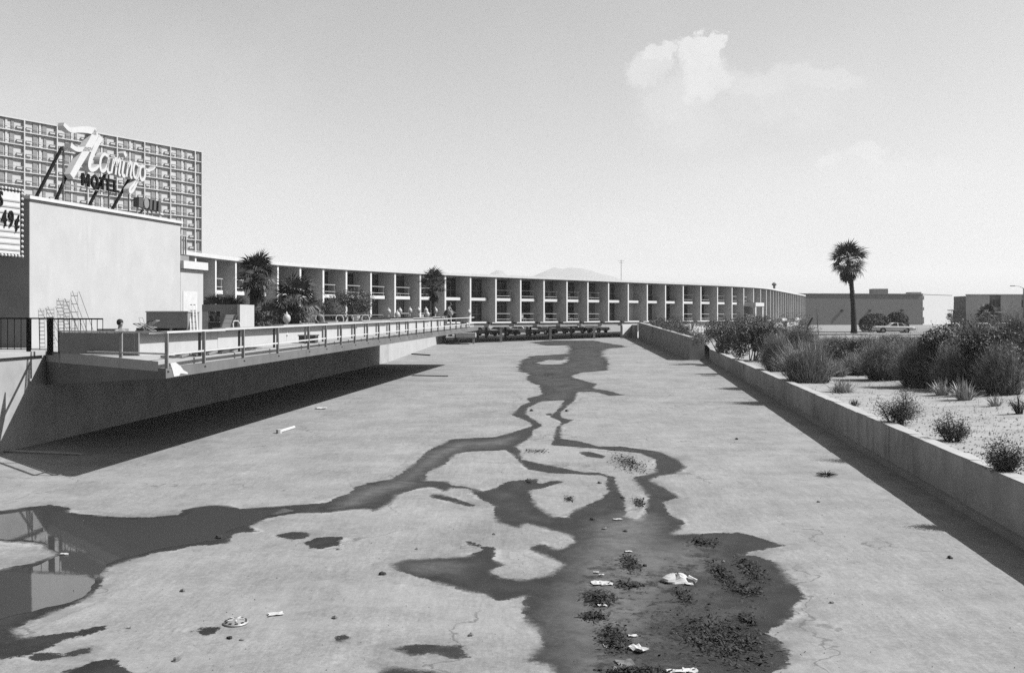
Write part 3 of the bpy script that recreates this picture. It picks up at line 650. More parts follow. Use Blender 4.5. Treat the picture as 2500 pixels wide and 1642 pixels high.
# ------------------------------------------------------------------ walkway edge and iron fence at the far left
wk = MB().prism([(wl(20)+.12, 20), (wl(35.4)+.12, 35.4), (wl(35.4)-3, 35.4), (wl(20)-3, 20)], [3.5, 3.6, 3.6, 3.5], [3.62, 3.75, 3.75, 3.62]).build('walkway_slab', M['conc_light']); struct(wk)
fen = empty('iron_fence', (-16.5, 34.4, 3.7)); tag(fen, 'black wrought iron fence with gate on the walkway beside the white building', 'fence')
def fseg(xa, xb, Ya, Yb, z0, z1, n, thick=.02):
    a = Vector((xa, Ya)); b = Vector((xb, Yb))
    MB().bar((a.x, a.y, z1), (b.x, b.y, z1), .05, .05).build('top_bar', M['black'], fen)
    MB().bar((a.x, a.y, z0+.12), (b.x, b.y, z0+.12), .03, .03).build('bottom_bar', M['black'], fen)
    for k in range(n+1):
        p = a.lerp(b, k/n); MB().bar((p.x, p.y, z0+.1), (p.x, p.y, z1), thick, thick).build('baluster', M['black'], fen)
fz0 = 3.7
def fx(px, Y): return (px-1250)*Y/F
fseg(fx(-30, 35.2), fx(68, 34.8), 35.2, 34.8, fz0, 4.9, 6)
fseg(fx(76, 34.8), fx(118, 34.7), 34.8, 34.7, fz0, 4.9, 2)
fseg(fx(129, 34.6), fx(251, 34.3), 34.6, 34.3, fz0-.1, 4.885, 9)
for px, w in ((70, .12), (119, .08), (125.5, .1)): x = fx(px, 34.75); MB().box(x-w/2, x+w/2, 34.7, 34.8, 3.62, 4.93).build('fence_post', M['black'], fen)
# ------------------------------------------------------------------ white building and annex
def wx(Y): return -27.35+.226*Y
dW = Vector((.226, 1)).normalized(); nW = Vector((dW.y, -dW.x))
wb = empty('white_building', (-22, 43, 3.5)); tag(wb, 'windowless white stucco building with flat coped roof carrying the big sign', 'building')
c0 = Vector((wx(38.5), 38.5)); c1 = Vector((wx(48.9), 48.9)); c2 = c1-nW*16; c3 = c0-nW*16
MB().prism([c0, c1, c2, c3], 3.3, 9.5).build('wall', M['stucco'], wb)
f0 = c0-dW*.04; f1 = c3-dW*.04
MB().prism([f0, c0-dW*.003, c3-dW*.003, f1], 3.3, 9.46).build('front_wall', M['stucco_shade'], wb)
MB().prism([c0+nW*.1-dW*.12, c1+nW*.1+dW*.1, c2-nW*.1+dW*.1, c3-nW*.1-dW*.12], 9.5, 9.63).build('coping', M['white'], wb)
MB().prism([c0+nW*.05-dW*.06, c1+nW*.05+dW*.05, c2+dW*.05, c3-dW*.06], 9.44, 9.499).build('coping_band', M['midgrey'], wb)
ax = empty('annex_building', (-16, 50, 3.8)); tag(ax, 'small white annex with flat canopy at the end of the white building', 'building')
e0 = c1+dW*.02; e1 = Vector((wx(51.0), 51.0)); e2 = e1-nW*6; e3 = e0-nW*6
MB().prism([e0, e1, e2, e3], 3.6, 7.3).build('wall', M['stucco'], ax)
MB().prism([e0+nW*.18, e1+nW*.18+dW*.18, e2+dW*.18, e3], 7.32, 7.7).build('canopy', M['white'], ax)
dq = e0.lerp(e1, .1); dq2 = e0.lerp(e1, .72)
MB().prism([dq+nW*.02, dq2+nW*.02, dq2, dq], 3.7, 6.2).build('door', M['offwhite'], ax)
g0 = e0-nW*.8; g1 = e1-nW*.8
MB().prism([g0, g1, g1-nW*3, g0-nW*3], 7.72, 8.05).build('upper_slab', M['midgrey'], ax)
for k in range(5):
    p = e0.lerp(e1, .06+.1*k)-nW*.3; MB().box(p.x-.03, p.x+.03, p.y-.04, p.y+.04, 8.06, 8.98).build('louver_slat', M['lightgrey'], ax)
MB().bar((e0.x-.3, e0.y, 8.98), (e0.lerp(e1, .5).x-.3, e0.lerp(e1, .5).y, 8.98), .06, .06).build('louver_rail', M['lightgrey'], ax)
rv = c1-nW*.8-dW*.7
rvo = MB().box(rv.x-.15, rv.x+.15, rv.y-.15, rv.y+.15, 9.63, 9.9).build('roof_vent', M['lightgrey']); tag(rvo, 'little square vent box at the end of the white roof', 'vent'); MB().box(rv.x-.1, rv.x+.22, rv.y-.2, rv.y+.2, 9.9, 9.96).build('cap', M['white'], rvo)
# ------------------------------------------------------------------ script roof sign (traced strokes, extruded)
sgX0 = -29.0
def sg(Y): return Vector((sgX0+.226*Y, Y))
S0 = sg(42.6)
def sp(u, z, off=0): p = S0+dW*u+nW*off; return Vector((p.x, p.y, z))
def ribbon(mb, pts, wds, d0, d1):             # stroke in the sign plane, given width, from depth d0 to d1
    n = len(pts); Lf = []; Rt = []
    for i in range(n):
        a = Vector(pts[max(i-1, 0)]); b = Vector(pts[min(i+1, n-1)]); d = (b-a).normalized(); nn = Vector((-d.y, d.x)); w = wds[i]/2 if hasattr(wds, '__len__') else wds/2
        c = Vector(pts[i]); Lf.append(c+nn*w); Rt.append(c-nn*w)
    V = [sp(p.x, p.y, d1) for p in Lf]+[sp(p.x, p.y, d1) for p in Rt]+[sp(p.x, p.y, d0) for p in Lf]+[sp(p.x, p.y, d0) for p in Rt]
    fs = []
    for i in range(n-1): fs += [(i, n+i, n+i+1, i+1), (2*n+i, 2*n+i+1, 3*n+i+1, 3*n+i), (i, i+1, 2*n+i+1, 2*n+i), (n+i, 3*n+i, 3*n+i+1, n+i+1)]
    fs += [(0, 2*n, 3*n, n), (n-1, 2*n-1, 4*n-1, 3*n-1)]
    mb.add(V, fs)
def smooth(pts, k=4):
    P_ = [Vector((p[0], p[1])) for p in pts]; out = []
    for i in range(len(P_)-1):
        p0, p1, p2, p3 = P_[max(i-1, 0)], P_[i], P_[i+1], P_[min(i+2, len(P_)-1)]
        for j in range(k):
            t = j/k; out.append(.5*((2*p1)+(p2-p0)*t+(2*p0-5*p1+4*p2-p3)*t*t+(3*p1-p0-3*p2+p3)*t**3))
    return out+[P_[-1]]
sign = empty('roof_sign', (S0.x, S0.y, 9.6)); tag(sign, 'large white script neon sign on braced frame above the white building', 'sign')
D0, D1 = 0.0, .3
def letter(strokes):
    mb = MB()
    for pts, w in strokes:
        s = smooth(pts); ww = [w[0]+(w[1]-w[0])*i/(len(s)-1) for i in range(len(s))] if isinstance(w, tuple) else w
        ribbon(mb, s, ww, D0, D1)
    return mb.build('letter', M['signwhite'], sign)
bl = 11.5
letter([([(.42,11.0),(1.0,11.75),(1.6,12.5),(2.15,13.2)], (.3,.42)), ([(-.1,13.15),(.35,12.98),(.9,13.1),(1.5,13.2),(2.1,13.22)], (.16,.34)), ([(.35,12.32),(.8,12.22),(1.3,12.32),(1.75,12.36)], (.2,.2))])
letter([([(2.45,13.05),(2.1,12.6),(1.75,12.0),(1.62,11.65),(1.75,11.47),(2.05,11.55),(2.3,11.75)], (.3,.12))])
letter([([(2.95,12.25),(2.7,12.32),(2.45,12.1),(2.38,11.75),(2.5,11.52),(2.75,11.62),(3.0,12.0),(3.05,12.25)], .14), ([(3.05,12.25),(2.92,11.75),(2.98,11.52),(3.15,11.55)], (.16,.1))])
letter([([(3.2,11.52),(3.38,12.2)], .13), ([(3.34,11.95),(3.55,12.25),(3.62,12.1),(3.52,11.5)], .13), ([(3.56,11.85),(3.8,12.25),(3.88,12.1),(3.78,11.62),(3.9,11.5)], .13)])
letter([([(4.18,12.2),(4.05,11.7),(4.12,11.52),(4.26,11.56)], .15), ([(4.2,12.5),(4.34,12.62)], .24)])
letter([([(4.36,11.52),(4.52,12.2)], .13), ([(4.46,11.92),(4.7,12.25),(4.78,12.08),(4.68,11.62),(4.82,11.52)], .13)])
letter([([(5.3,12.2),(5.05,12.25),(4.92,11.95),(4.98,11.62),(5.18,11.62),(5.36,12.15)], .13), ([(5.38,12.22),(5.22,11.5),(4.98,11.05),(4.7,10.82),(4.62,10.95),(4.95,11.25),(5.35,11.55)], (.17,.11))])
letter([([(5.72,12.22),(5.5,12.1),(5.46,11.72),(5.62,11.52),(5.84,11.7),(5.86,12.1),(5.72,12.22)], .14), ([(5.82,12.15),(6.1,12.08),(6.5,12.15),(6.75,12.32)], (.1,.06))])
# block word below
for gi, (u0, strokes) in enumerate(((1.35, [[(0,0),(0,.55)],[(0,.55),(.21,.15)],[(.21,.15),(.42,.55)],[(.42,.55),(.42,0)]]), (2.0, [[(.2,0),(.05,.1),(0,.28),(.05,.45),(.2,.55),(.35,.45),(.4,.28),(.35,.1),(.2,0)]]),
        (2.55, [[(0,.5),(.44,.5)],[(.22,.5),(.22,0)]]), (3.15, [[(0,0),(0,.55)],[(0,.5),(.36,.5)],[(0,.28),(.3,.28)],[(0,.05),(.36,.05)]]), (3.65, [[(0,.55),(0,0)],[(0,.05),(.36,.05)]]))):
    mb = MB()
    for s in strokes: ribbon(mb, [(u0+a, 10.72+b) for a, b in s], .11, .1, .18)
    mb.build('block_letter', M['black'], sign)
for (u, z0, z1) in ((.32, 9.63, 12.3), (3.5, 9.63, 11.5), (5.05, 9.63, 11.2)): MB().bar(sp(u, z0, -.05), sp(u, z1, -.05), .06, .06).build('support_post', M['steel'], sign)
for (ua, za, ub, zb) in ((-1.5, 9.63, .32, 12.25), (-.25, 9.63, .6, 11.05), (1.95, 9.63, 3.4, 11.6), (3.6, 9.63, 5.25, 11.6)): MB().bar(sp(ua, za, -.12), sp(ub, zb, -.12), .1, .1).build('brace', M['black'], sign)
MB().bar(sp(.3, 10.66, .05), sp(4.0, 10.66, .05), .05, .05).build('cross_bar', M['steel'], sign)
ls2 = empty('letter_box_sign', tuple(sp(6.0, 9.63))); tag(ls2, 'small row of grey letter boxes on legs, low on the white roof', 'sign')
cols = [M['darkgrey'], M['midgrey'], M['darkgrey'], M['darkgrey'], M['darkgrey']]
for k, u in enumerate((5.35, 5.8, 6.25, 6.6, 7.0)):
    mb = MB(); s = sp(u, 0)
    if k == 1: ribbon(mb, [(u+.0, 10.45), (u+.04, 10.45), (u+.1, 10.45), (u+.2, 10.45), (u+.3, 10.45), (u+.36, 10.45), (u+.4, 10.45)], [.12, .3, .44, .5, .44, .3, .12], 0, .3)
    elif k == 0: ribbon(mb, [(u+.16, 10.22), (u+.18, 10.66)], .34, 0, .3)
    else: ribbon(mb, [(u+.1, 10.18), (u+.14, 10.68)], .2, 0, .3)
    lo = mb.build('letter_box', cols[k], ls2)
    MB().bar(sp(u+.14, 9.63, .1), sp(u+.14, 10.3, .1), .05, .05).build('leg', M['lightgrey'], ls2)
MB().bar(sp(5.3, 9.65, .1), sp(5.95, 10.12, .1), .05, .05).build('brace', M['black'], ls2)
# ------------------------------------------------------------------ marquee sign with changeable letters
mq = empty('marquee_sign', (-16.5, 31, 3.6)); tag(mq, 'lit-bulb bordered white marquee board with black letters at the left edge', 'sign')
dM = Vector((.33, 1)).normalized(); nM = Vector((dM.y, -dM.x)); m1 = Vector((fx(53, 33.0), 33.0)); m0 = m1-dM*4.2
def mp_(u, z, off): p = m1-dM*u+nM*off; return Vector((p.x, p.y, z))   # u metres back from the right edge
MB().prism([m0, m1, m1-nM*.5, m0-nM*.5], 6.93, 9.15).build('sign_box', M['black'], mq)
MB().prism([m0+nM*.02, m1-dM*.09+nM*.02, m1-dM*.09, m0], 7.02, 9.06).build('sign_face', M['white'], mq)
for k in range(9): z = 7.15+k*.2; MB().bar(mp_(.1, z, .03), mp_(4.1, z, .03), .02, .05).build('letter_track', M['lightgrey'], mq)
def text_mesh(s, size, ext=.02, off=.012):
    cu = bpy.data.curves.new('t', 'FONT'); cu.body = s; cu.size = size; cu.extrude = ext; cu.offset = off; cu.resolution_u = 4
    ob = bpy.data.objects.new('t', cu); COL.objects.link(ob); bpy.context.view_layer.update()
    me = bpy.data.meshes.new_from_object(ob.evaluated_get(bpy.context.evaluated_depsgraph_get())); bpy.data.objects.remove(ob); return me
def put_text(ch, u, z, size):
    me = text_mesh(ch, size); me.materials.clear(); me.materials.append(M['black'])
    x = dM.to_3d(); zz = Vector((0, 0, 1)); n = x.cross(zz)
    Mt_ = Matrix((x, zz, n)).transposed().to_4x4(); Mt_.translation = mp_(u, z, .06); Mt_ = Mt_ @ Matrix.Diagonal((.62, 1, 1, 1))
    return inst('changeable_letter', me, mq, Mt_)
for ch, u, z, sz in (('4', .9, 7.9, .74), ('9', .62, 7.9, .74), ('\u00a2', .34, 7.88, .66), ('S', 1.02, 8.55, .66)): put_text(ch, u, z, sz)
bm = MB().lathe([(.01, -.05), (.04, -.03), (.05, 0), (.04, .03), (.01, .05)], n=7).mesh('bulb'); bm.materials.append(M['white'])
for k in range(14):
    for z, uu in ((6.96, None), (9.13, None)):
        inst('bulb', bm, mq, Matrix.Translation(mp_(.02+k*.14, z, .05)))
for k in range(12): inst('bulb', bm, mq, Matrix.Translation(mp_(.03, 7.1+k*.175, .05)))
a_ = mp_(3.2, 8.4, -.3); MB().bar(a_, (a_.x-2.6, 39.0, 8.4), .12, .12).build('arm', M['steel'], mq)
a_ = mp_(3.2, 7.3, -.3); MB().bar(a_, (a_.x-2.6, 39.0, 7.3), .12, .12).build('arm', M['steel'], mq)
# ------------------------------------------------------------------ hotel tower behind
tw = empty('hotel_tower', (-80, 230, 2.5)); tag(tw, 'tall pale hotel tower with a grid of balconies rising at far left', 'tower')
dT = Vector((.597, 1)).normalized(); nT = Vector((dT.y, -dT.x))
TR = Vector((fx(492.6, 245), 245)); bayU = [0, 2.1]+[2.1+7.45*k for k in range(1, 9)]     # distance back from the right edge
zrow = [45.3, 42.7]+[42.7-2.75*k for k in range(1, 11)]
M['tower'] = mat('tower_wall', .66, .1, .3, .9); M['tower_edge'] = mat('tower_edge_paint', .68, .05, 1, .8); M['towerwin'] = mat('tower_window', .3, .4, .6, .3)
def tp(u, off): return TR-dT*u+nT*off
UE = bayU[-1]
MB().prism([tp(0, -.5), tp(0, -16), tp(UE, -16), tp(UE, -.5)], 2.5, 45.1).build('core', M['tower'], tw)
MB().prism([tp(-.02, .05), tp(-.02, -16), tp(UE, -16), tp(UE, .05)], 45.12, 45.4).build('roof_slab', M['tower_edge'], tw)
MB().prism([tp(0, .0), tp(0, -.48), tp(UE, -.48), tp(UE, .0)], 2.5, zrow[-1]-.2).build('podium', M['tower'], tw)
for z in zrow[1:]: MB().prism([tp(-.01, .06), tp(-.01, -.48), tp(UE, -.48), tp(UE, .06)], z-.09, z+.09).build('floor_slab', M['tower_edge'], tw)
for u in bayU: MB().prism([tp(u-.13, .12), tp(u-.13, -.46), tp(u+.13, -.46), tp(u+.13, .12)], zrow[-1], 45.1).build('fin', M['tower_edge'], tw)
FT = frame((TR.x, TR.y, 0), (-dT.x, -dT.y, 0))   # local x back along the facade, +y = ? (z up)
sgn = 1 if (FT.to_3x3() @ Vector((0, 1, 0))).dot(Vector((nT.x, nT.y, 0))) > 0 else -1
def tb(w, d, h, m, nm):
    me = MB().box(0, w, 0, d, 0, h).mesh(nm); me.materials.append(m); return me
wm = tb(1.0, .1, 2.2, M['towerwin'], 'window'); wm2 = tb(.6, .1, 2.2, M['towerwin'], 'window'); pm = tb(.45, .3, 2.3, M['tower_edge'], 'partition'); bm2 = tb(1.15, .3, .45, M['tower_edge'], 'balcony_box'); rm = tb(7.1, .05, .07, M['lightgrey'], 'balcony_rail')
def tpl(nm, me, u, off, z): p = tp(u, off); o = inst(nm, me, tw, FT.copy()); Mx = FT.copy(); Mx.translation = Vector((p.x, p.y, z)); o.matrix_basis = Mx; return o
for zi in range(1, len(zrow)-1):
    zb = zrow[zi]+.18
    zz = zrow[zi]
    for k in range(1, len(bayU)-1):
        u = bayU[k]; o_ = rr.uniform(-.25, .25)
        tpl('partition', pm, u+3.5, -.6, zz+.18)
        tpl('window', wm if rr.random() < .6 else wm2, u+2.2+o_, -.44, zz+.18); tpl('window', wm, u+4.3-o_*.3, -.44, zz+.18)
        tpl('balcony_box', bm2, u+.4, -.38, zz+.62); tpl('balcony_box', bm2, u+5.75, -.38, zz+.62)
        tpl('balcony_rail', rm, u+.18, 0.0, zz+1.05)
    tpl('window', wm2, .5, -.44, zz+.18)
# ------------------------------------------------------------------ terrace things: lamps, furniture, huts, ladders
def make_lamp():
    t = empty('globe_lamp', (0, 0, 0))
    MB().lathe([(.04, -.5), (.04, 0), (.09, .0), (.09, .04), (.04, .07), (.035, .5), (.06, .53), (.06, .56)], n=8).build('lamp_post', M['white'], t)
    g = MB().lathe([(.06, .56), (.12, .59), (.165, .67), (.18, .76), (.165, .85), (.11, .93), (.05, .955)], n=12).build('globe', M['globe'], t, True)
    MB().lathe([(.05, .955), (.06, .97), (.035, 1.0), (.03, 1.03), (.004, 1.08)], n=8).build('finial', M['white'], g)
    return t
def copy_tree(o, parent=None):
    c = o.copy(); COL.objects.link(c); c.parent = parent
    for ch in [x for x in o.children]: copy_tree(ch, c)
    return c
lamp0 = make_lamp()
LAMPS = [(700,777,45.2,'large globe lamp on the parapet beside the low fan palm'),(970,768,64.9,'globe lamp on the front parapet left of the slender palm'),(1043,767,73.5,'globe lamp on the front parapet below the slender palm'),(1101,764,78,'globe lamp on the front parapet right of the standing person'),(1145,763,78.8,'globe lamp at the far end of the deck railing'),
 (949,760,79.3,'leftmost globe lamp on the rear terrace wall'),(976.5,759,79.3,'second globe lamp from the left on the rear terrace wall'),(1001,758,79.3,'third globe lamp from the left on the rear terrace wall'),(1022,757.6,79.3,'fourth globe lamp from the left on the rear terrace wall'),(1040,758,79.3,'fifth globe lamp from the left on the rear terrace wall'),(1058,757,79.3,'sixth globe lamp from the left on the rear terrace wall'),(1063,758,79.3,'rightmost globe lamp on the rear terrace wall')]
for k, (x, y, Y, lb) in enumerate(LAMPS):
    o = lamp0 if k == 0 else copy_tree(lamp0)
    p = P(x, y, Y); o.location = (p.x, p.y, p.z-.76); tag(o, lb, 'lamp', 'globe lamps on the terrace walls')
rwl = empty('terrace_wall', (-8, 79.3, 4.2)); tag(rwl, 'low grey wall carrying a row of globe lamps in front of the motel', 'wall')
for (u, v) in ((905, 958), (958.3, 1011), (1011.3, 1067)): MB().box(P(u, 0, 79.3).x, P(v, 0, 79.3).x, 79.15, 79.45, td(79), 4.88).build('wall_panel', M['midgrey'], rwl)
# thin railing in front of the planting
tr2 = empty('terrace_railing', (-14, 70, 4)); tag(tr2, 'thin pale pipe railing in front of the planting beds', 'railing')
qa, qb = P(760, 770, 76), P(935, 768, 80)
MB().bar(qa, qb, .05, .05).build('top_rail', M['lightgrey'], tr2)
for k in range(7): q = qa.lerp(qb, k/6); MB().bar((q.x, q.y, td(q.y)-.05), q, .04, .04).build('post', M['lightgrey'], tr2)
# low pale wall, urn and chairs near the seated person
lwl = MB().box(*[v for v in (P(777, 0, 62).x, P(823, 0, 62).x)], 61.8, 62.2, td(62)-.05, P(0, 783, 62).z).build('low_wall', M['stucco']); tag(lwl, 'short white wall beside the person sitting on the terrace', 'wall')
MB().box(P(776, 0, 62).x, P(824, 0, 62).x, 61.75, 62.25, P(0, 783, 62).z+.002, P(0, 782, 62).z).build('cap', M['white'], lwl)
ur = P(868, 775, 70); urn = MB().lathe([(.16, td(70)), (.16, td(70)+.1), (.09, td(70)+.2), (.09, ur.z-.3), (.14, ur.z-.25), (.3, ur.z), (.33, ur.z+.12), (.29, ur.z+.12), (.1, ur.z-.1)], (ur.x, ur.y, 0), 12).build('stone_urn', M['offwhite']); tag(urn, 'white pedestal urn between white chairs on the terrace', 'urn'); MB().lathe([(.24, ur.z+.02), (.2, ur.z+.09), (.05, ur.z+.1)], (ur.x, ur.y, 0), 10).build('soil', M['darkgrey'], urn)
def chair(px, Y, rz, label):
    x = P(px, 0, Y).x; z = td(Y); t = empty('patio_chair', (x, Y, z)); tag(t, label, 'chair', 'white patio chairs on the terrace')
    Mx = Matrix.Translation((x, Y, z)) @ Matrix.Rotation(rz, 4, 'Z')
    MB().box(-.25, .25, -.25, .25, .38, .43, Mx).build('seat', M['white'], t)
    b = MB(); b.tube([Mx @ Vector(v) for v in ((-.25, .25, .4), (-.25, .32, .8), (-.15, .35, .95), (.15, .35, .95), (.25, .32, .8), (.25, .25, .4))], .03, 6); b.build('back_frame', M['white'], t)
    for sx in (-.23, .23):
        for sy in (-.23, .23): MB().bar(Mx @ Vector((sx, sy, 0)), Mx @ Vector((sx, sy, .38)), .03, .03).build('leg', M['white'], t)
chair(832, 66, .4, 'white patio chair left of the pedestal urn'); chair(848, 66, -.5, 'white patio chair just beside the urn'); chair(893, 67, .2, 'white patio chair right of the pedestal urn'); chair(592, 44, 1.2, 'white patio chair beside the small bar hut')
# grey plant box, bar hut, boards and ladders near the annex
hb = empty('equipment_box', (P(409, 0, 43).x, 43, td(43))); tag(hb, 'plain grey equipment box with two dark vents along its foot', 'box')
xa, xb = P(357, 0, 43).x, P(458, 0, 43).x; zt_ = P(0, 762, 43).z
MB().box(xa, xb, 43, 44.6, td(43), zt_).build('cabinet', M['midgrey'], hb); MB().box(xa-.03, xb+.03, 42.97, 44.63, zt_+.002, zt_+.05).build('lid', M['lightgrey'], hb)
for (u, v) in ((375, 414), (421, 455)): MB().box(P(u, 0, 43).x, P(v, 0, 43).x, 42.985, 42.998, P(0, 812, 43).z, P(0, 801, 43).z).build('vent', M['black'], hb)
hut = empty('bar_hut', (P(540, 0, 47).x, 47, td(47))); tag(hut, 'small grey poolside hut with a dark serving hatch', 'hut')
def hx(px): return P(px, 0, 46).x
zz = lambda py: P(0, py, 46).z
MB().box(hx(493), hx(580), 46, 46.15, zz(760), zz(743)).build('hatch_lintel', M['midgrey'], hut)
MB().box(hx(493), hx(508.3), 46.02, 46.15, td(46), zz(760)-.002).build('side_pier', M['stucco'], hut)
MB().box(hx(537), hx(580), 46, 46.15, td(46), zz(760)-.002).build('front_wall', M['midgrey'], hut)
MB().box(hx(580)+.002, hx(586.5), 45.95, 48.5, td(46), zz(743)).build('end_wall', M['stucco'], hut)
MB().box(hx(493), hx(580), 48.2, 48.4, td(46), zz(743)).build('rear_wall', M['darkgrey'], hut); MB().box(hx(492), hx(580), 46.16, 48.5, zz(743)-.1, zz(743)-.001).build('roof', M['midgrey'], hut)
MB().box(hx(508.4), hx(537), 46.0, 46.1, td(46), zz(787)).build('counter_front', M['darkgrey'], hut); MB().box(hx(508.4), hx(536.8), 45.9, 46.5, zz(787)+.002, zz(785)).build('counter', M['midgrey'], hut)
MB().box(hx(520), hx(527), 46.6, 46.63, zz(781), zz(771)).build('notice', M['paper'], hut); MB().box(hx(510), hx(537), 46.7, 47, zz(782), zz(781)).build('shelf', M['lightgrey'], hut)
for k, px in enumerate((512, 531, 534)): MB().lathe([(.04, 0), (.04, .14), (.015, .18), (.015, .24)], (hx(px), 46.85, zz(781)+.003), 8).build('bottle', M['lightgrey'], hut)
lb = empty('leaning_board', (hx(560), 45.5, td(45.5))); tag(lb, 'slatted wooden board leaning on the poolside hut', 'board')
b0, b1 = Vector((hx(541), 45.2, td(45)+.02)), Vector((hx(552), 45.9, zz(767))); off = Vector((hx(576)-hx(549), 0, 0))
for k in range(6):
    a = b0.lerp(b1, k/6); b = b0.lerp(b1, (k+.94)/6); MB().add([a, b, b+off, a+off, a+Vector((0,.03,0)), b+Vector((0,.03,0)), b+off+Vector((0,.03,0)), a+off+Vector((0,.03,0))], [(0,3,2,1),(4,5,6,7),(0,1,5,4),(1,2,6,5),(2,3,7,6),(3,0,4,7)]).build('slat', M['midgrey'], lb)
for o_ in (Vector((0,0,0)), off): MB().bar(b0+o_-Vector((0,.03,0)), b1+o_-Vector((0,.03,0)), .08, .04).build('stile', M['darkgrey'], lb)
def ladder(name, label, cat, a, b, side, m, n, r=.02, group=None, mid=0):
    t = empty(name, tuple(a)); tag(t, label, cat, group); side = Vector(side); a = Vector(a); b = Vector(b)
    for s in [-.5, .5]+([0] if mid else []): MB().bar(a+side*s, b+side*s, r*2, r*2).build('stile', m, t)
    for k in range(n):
        p = a.lerp(b, (k+.6)/n); MB().bar(p-side*.5, p+side*.5, r*1.3, r*1.3).build('rung', m, t)
ladder('ladder', 'whitish wooden ladder leaning beside the grey equipment box', 'ladder', (P(476, 0, 42.5).x, 42.5, td(42.5)), (P(465, 0, 43.6).x, 43.9, P(0, 738, 43.6).z), (.3, -.05, 0), M['offwhite'], 7, .03, mid=1)
for k, (px, pyt, wdt, n, lb_) in enumerate(((100, 752, .32, 15, 'wire lounge frame nearest the dark corner of the white wall'), (122, 748, .45, 16, 'second wire lounge frame leaning on the white wall'), (146, 728, .38, 20, 'densely strung wire lounge frame leaning on the white wall'), (162, 729, .34, 18, 'narrow wire lounge frame leaning behind the iron fence'), (181, 710, .42, 9, 'tallest wire lounge frame, rightmost against the white wall'))):
    Yw = 66460/(1799-px)
    p1 = Vector((wx(Yw)+.06, Yw, P(0, pyt, Yw).z)); p0 = Vector((wx(Yw+.35)+.75, Yw+.1, td(Yw)))
    ladder('lounge_frame', lb_, 'lounge frame', p0, p1, (dW.x*wdt, dW.y*wdt, 0), M['lightgrey'], n, .011, 'wire lounge frames against the white wall')
jk = empty('folded_chairs', (P(345, 0, 40).x, 40, td(40))); tag(jk, 'tangled heap of folded lounge chairs beside the grey box', 'chairs')
rj = random.Random(9)
for k in range(9):
    c = P(328+rj.uniform(0, 30), 797+rj.uniform(-6, 12), 40); a = rj.uniform(.3, 1.2)*rj.choice((-1, 1)); l = rj.uniform(.25, .45)
    d = Vector((math.cos(a)*l, rj.uniform(-.2, .2), math.sin(a)*l)); e_ = Vector((.06, .25, .0))
    MB().tube([c-d, c+d, c+d+e_, c-d+e_, c-d], .014, 5).build('chair_frame', M['lightgrey'] if k % 3 else M['black'], jk)
MB().bar((P(345, 0, 40).x, 40, td(40)), (P(345, 0, 40).x, 40, P(0, 800, 40).z), .3, .3).build('chair_stack', M['darkgrey'], jk)
tbz = P(0, 802, 38.5).z; tbx = P(273, 0, 38.5).x
tbl = empty('low_table', (tbx, 38.5, td(38))); tag(tbl, 'low grey table behind the dark screen panels', 'table'); MB().box(tbx-.4, tbx+.5, 38.1, 38.9, tbz-.12, tbz).build('table_top', M['midgrey'], tbl)
for sx in (-.35, .42):
    for sy in (38.15, 38.8): MB().box(tbx+sx, tbx+sx+.05, sy, sy+.05, td(38), tbz-.122).build('leg', M['midgrey'], tbl)
# timber frames lying on the deck behind the rail
fr = empty('timber_frames', (P(470, 0, 33).x, 33, td(33))); tag(fr, 'flat row of empty grey timber frames lying on the deck floor', 'frames')
for k in range(7):
    a = Vector((ox(30.5+k*.95)-1.05, 30.5+k*.95, td(33)+.05)); mb = MB(); c = [a, a+Vector((.55, .05, 0)), a+Vector((.62, .75, .06)), a+Vector((.07, .7, .06))]
    for i in range(4): mb.bar(c[i], c[(i+1)%4], .09, .06)
    mb.build('frame', M['darkgrey'] if k % 2 else M['midgrey'], fr)
dbx = MB().box(ox(43)-1.2, ox(43)-.5, 42.6, 43.3, td(43)+.03, td(43)+.32).build('crate', M['darkgrey']); tag(dbx, 'dark open crate on the deck by the railing', 'crate'); MB().box(ox(43)-1.24, ox(43)-.46, 42.56, 43.34, td(43)+.322, td(43)+.37).build('lid', M['midgrey'], dbx)

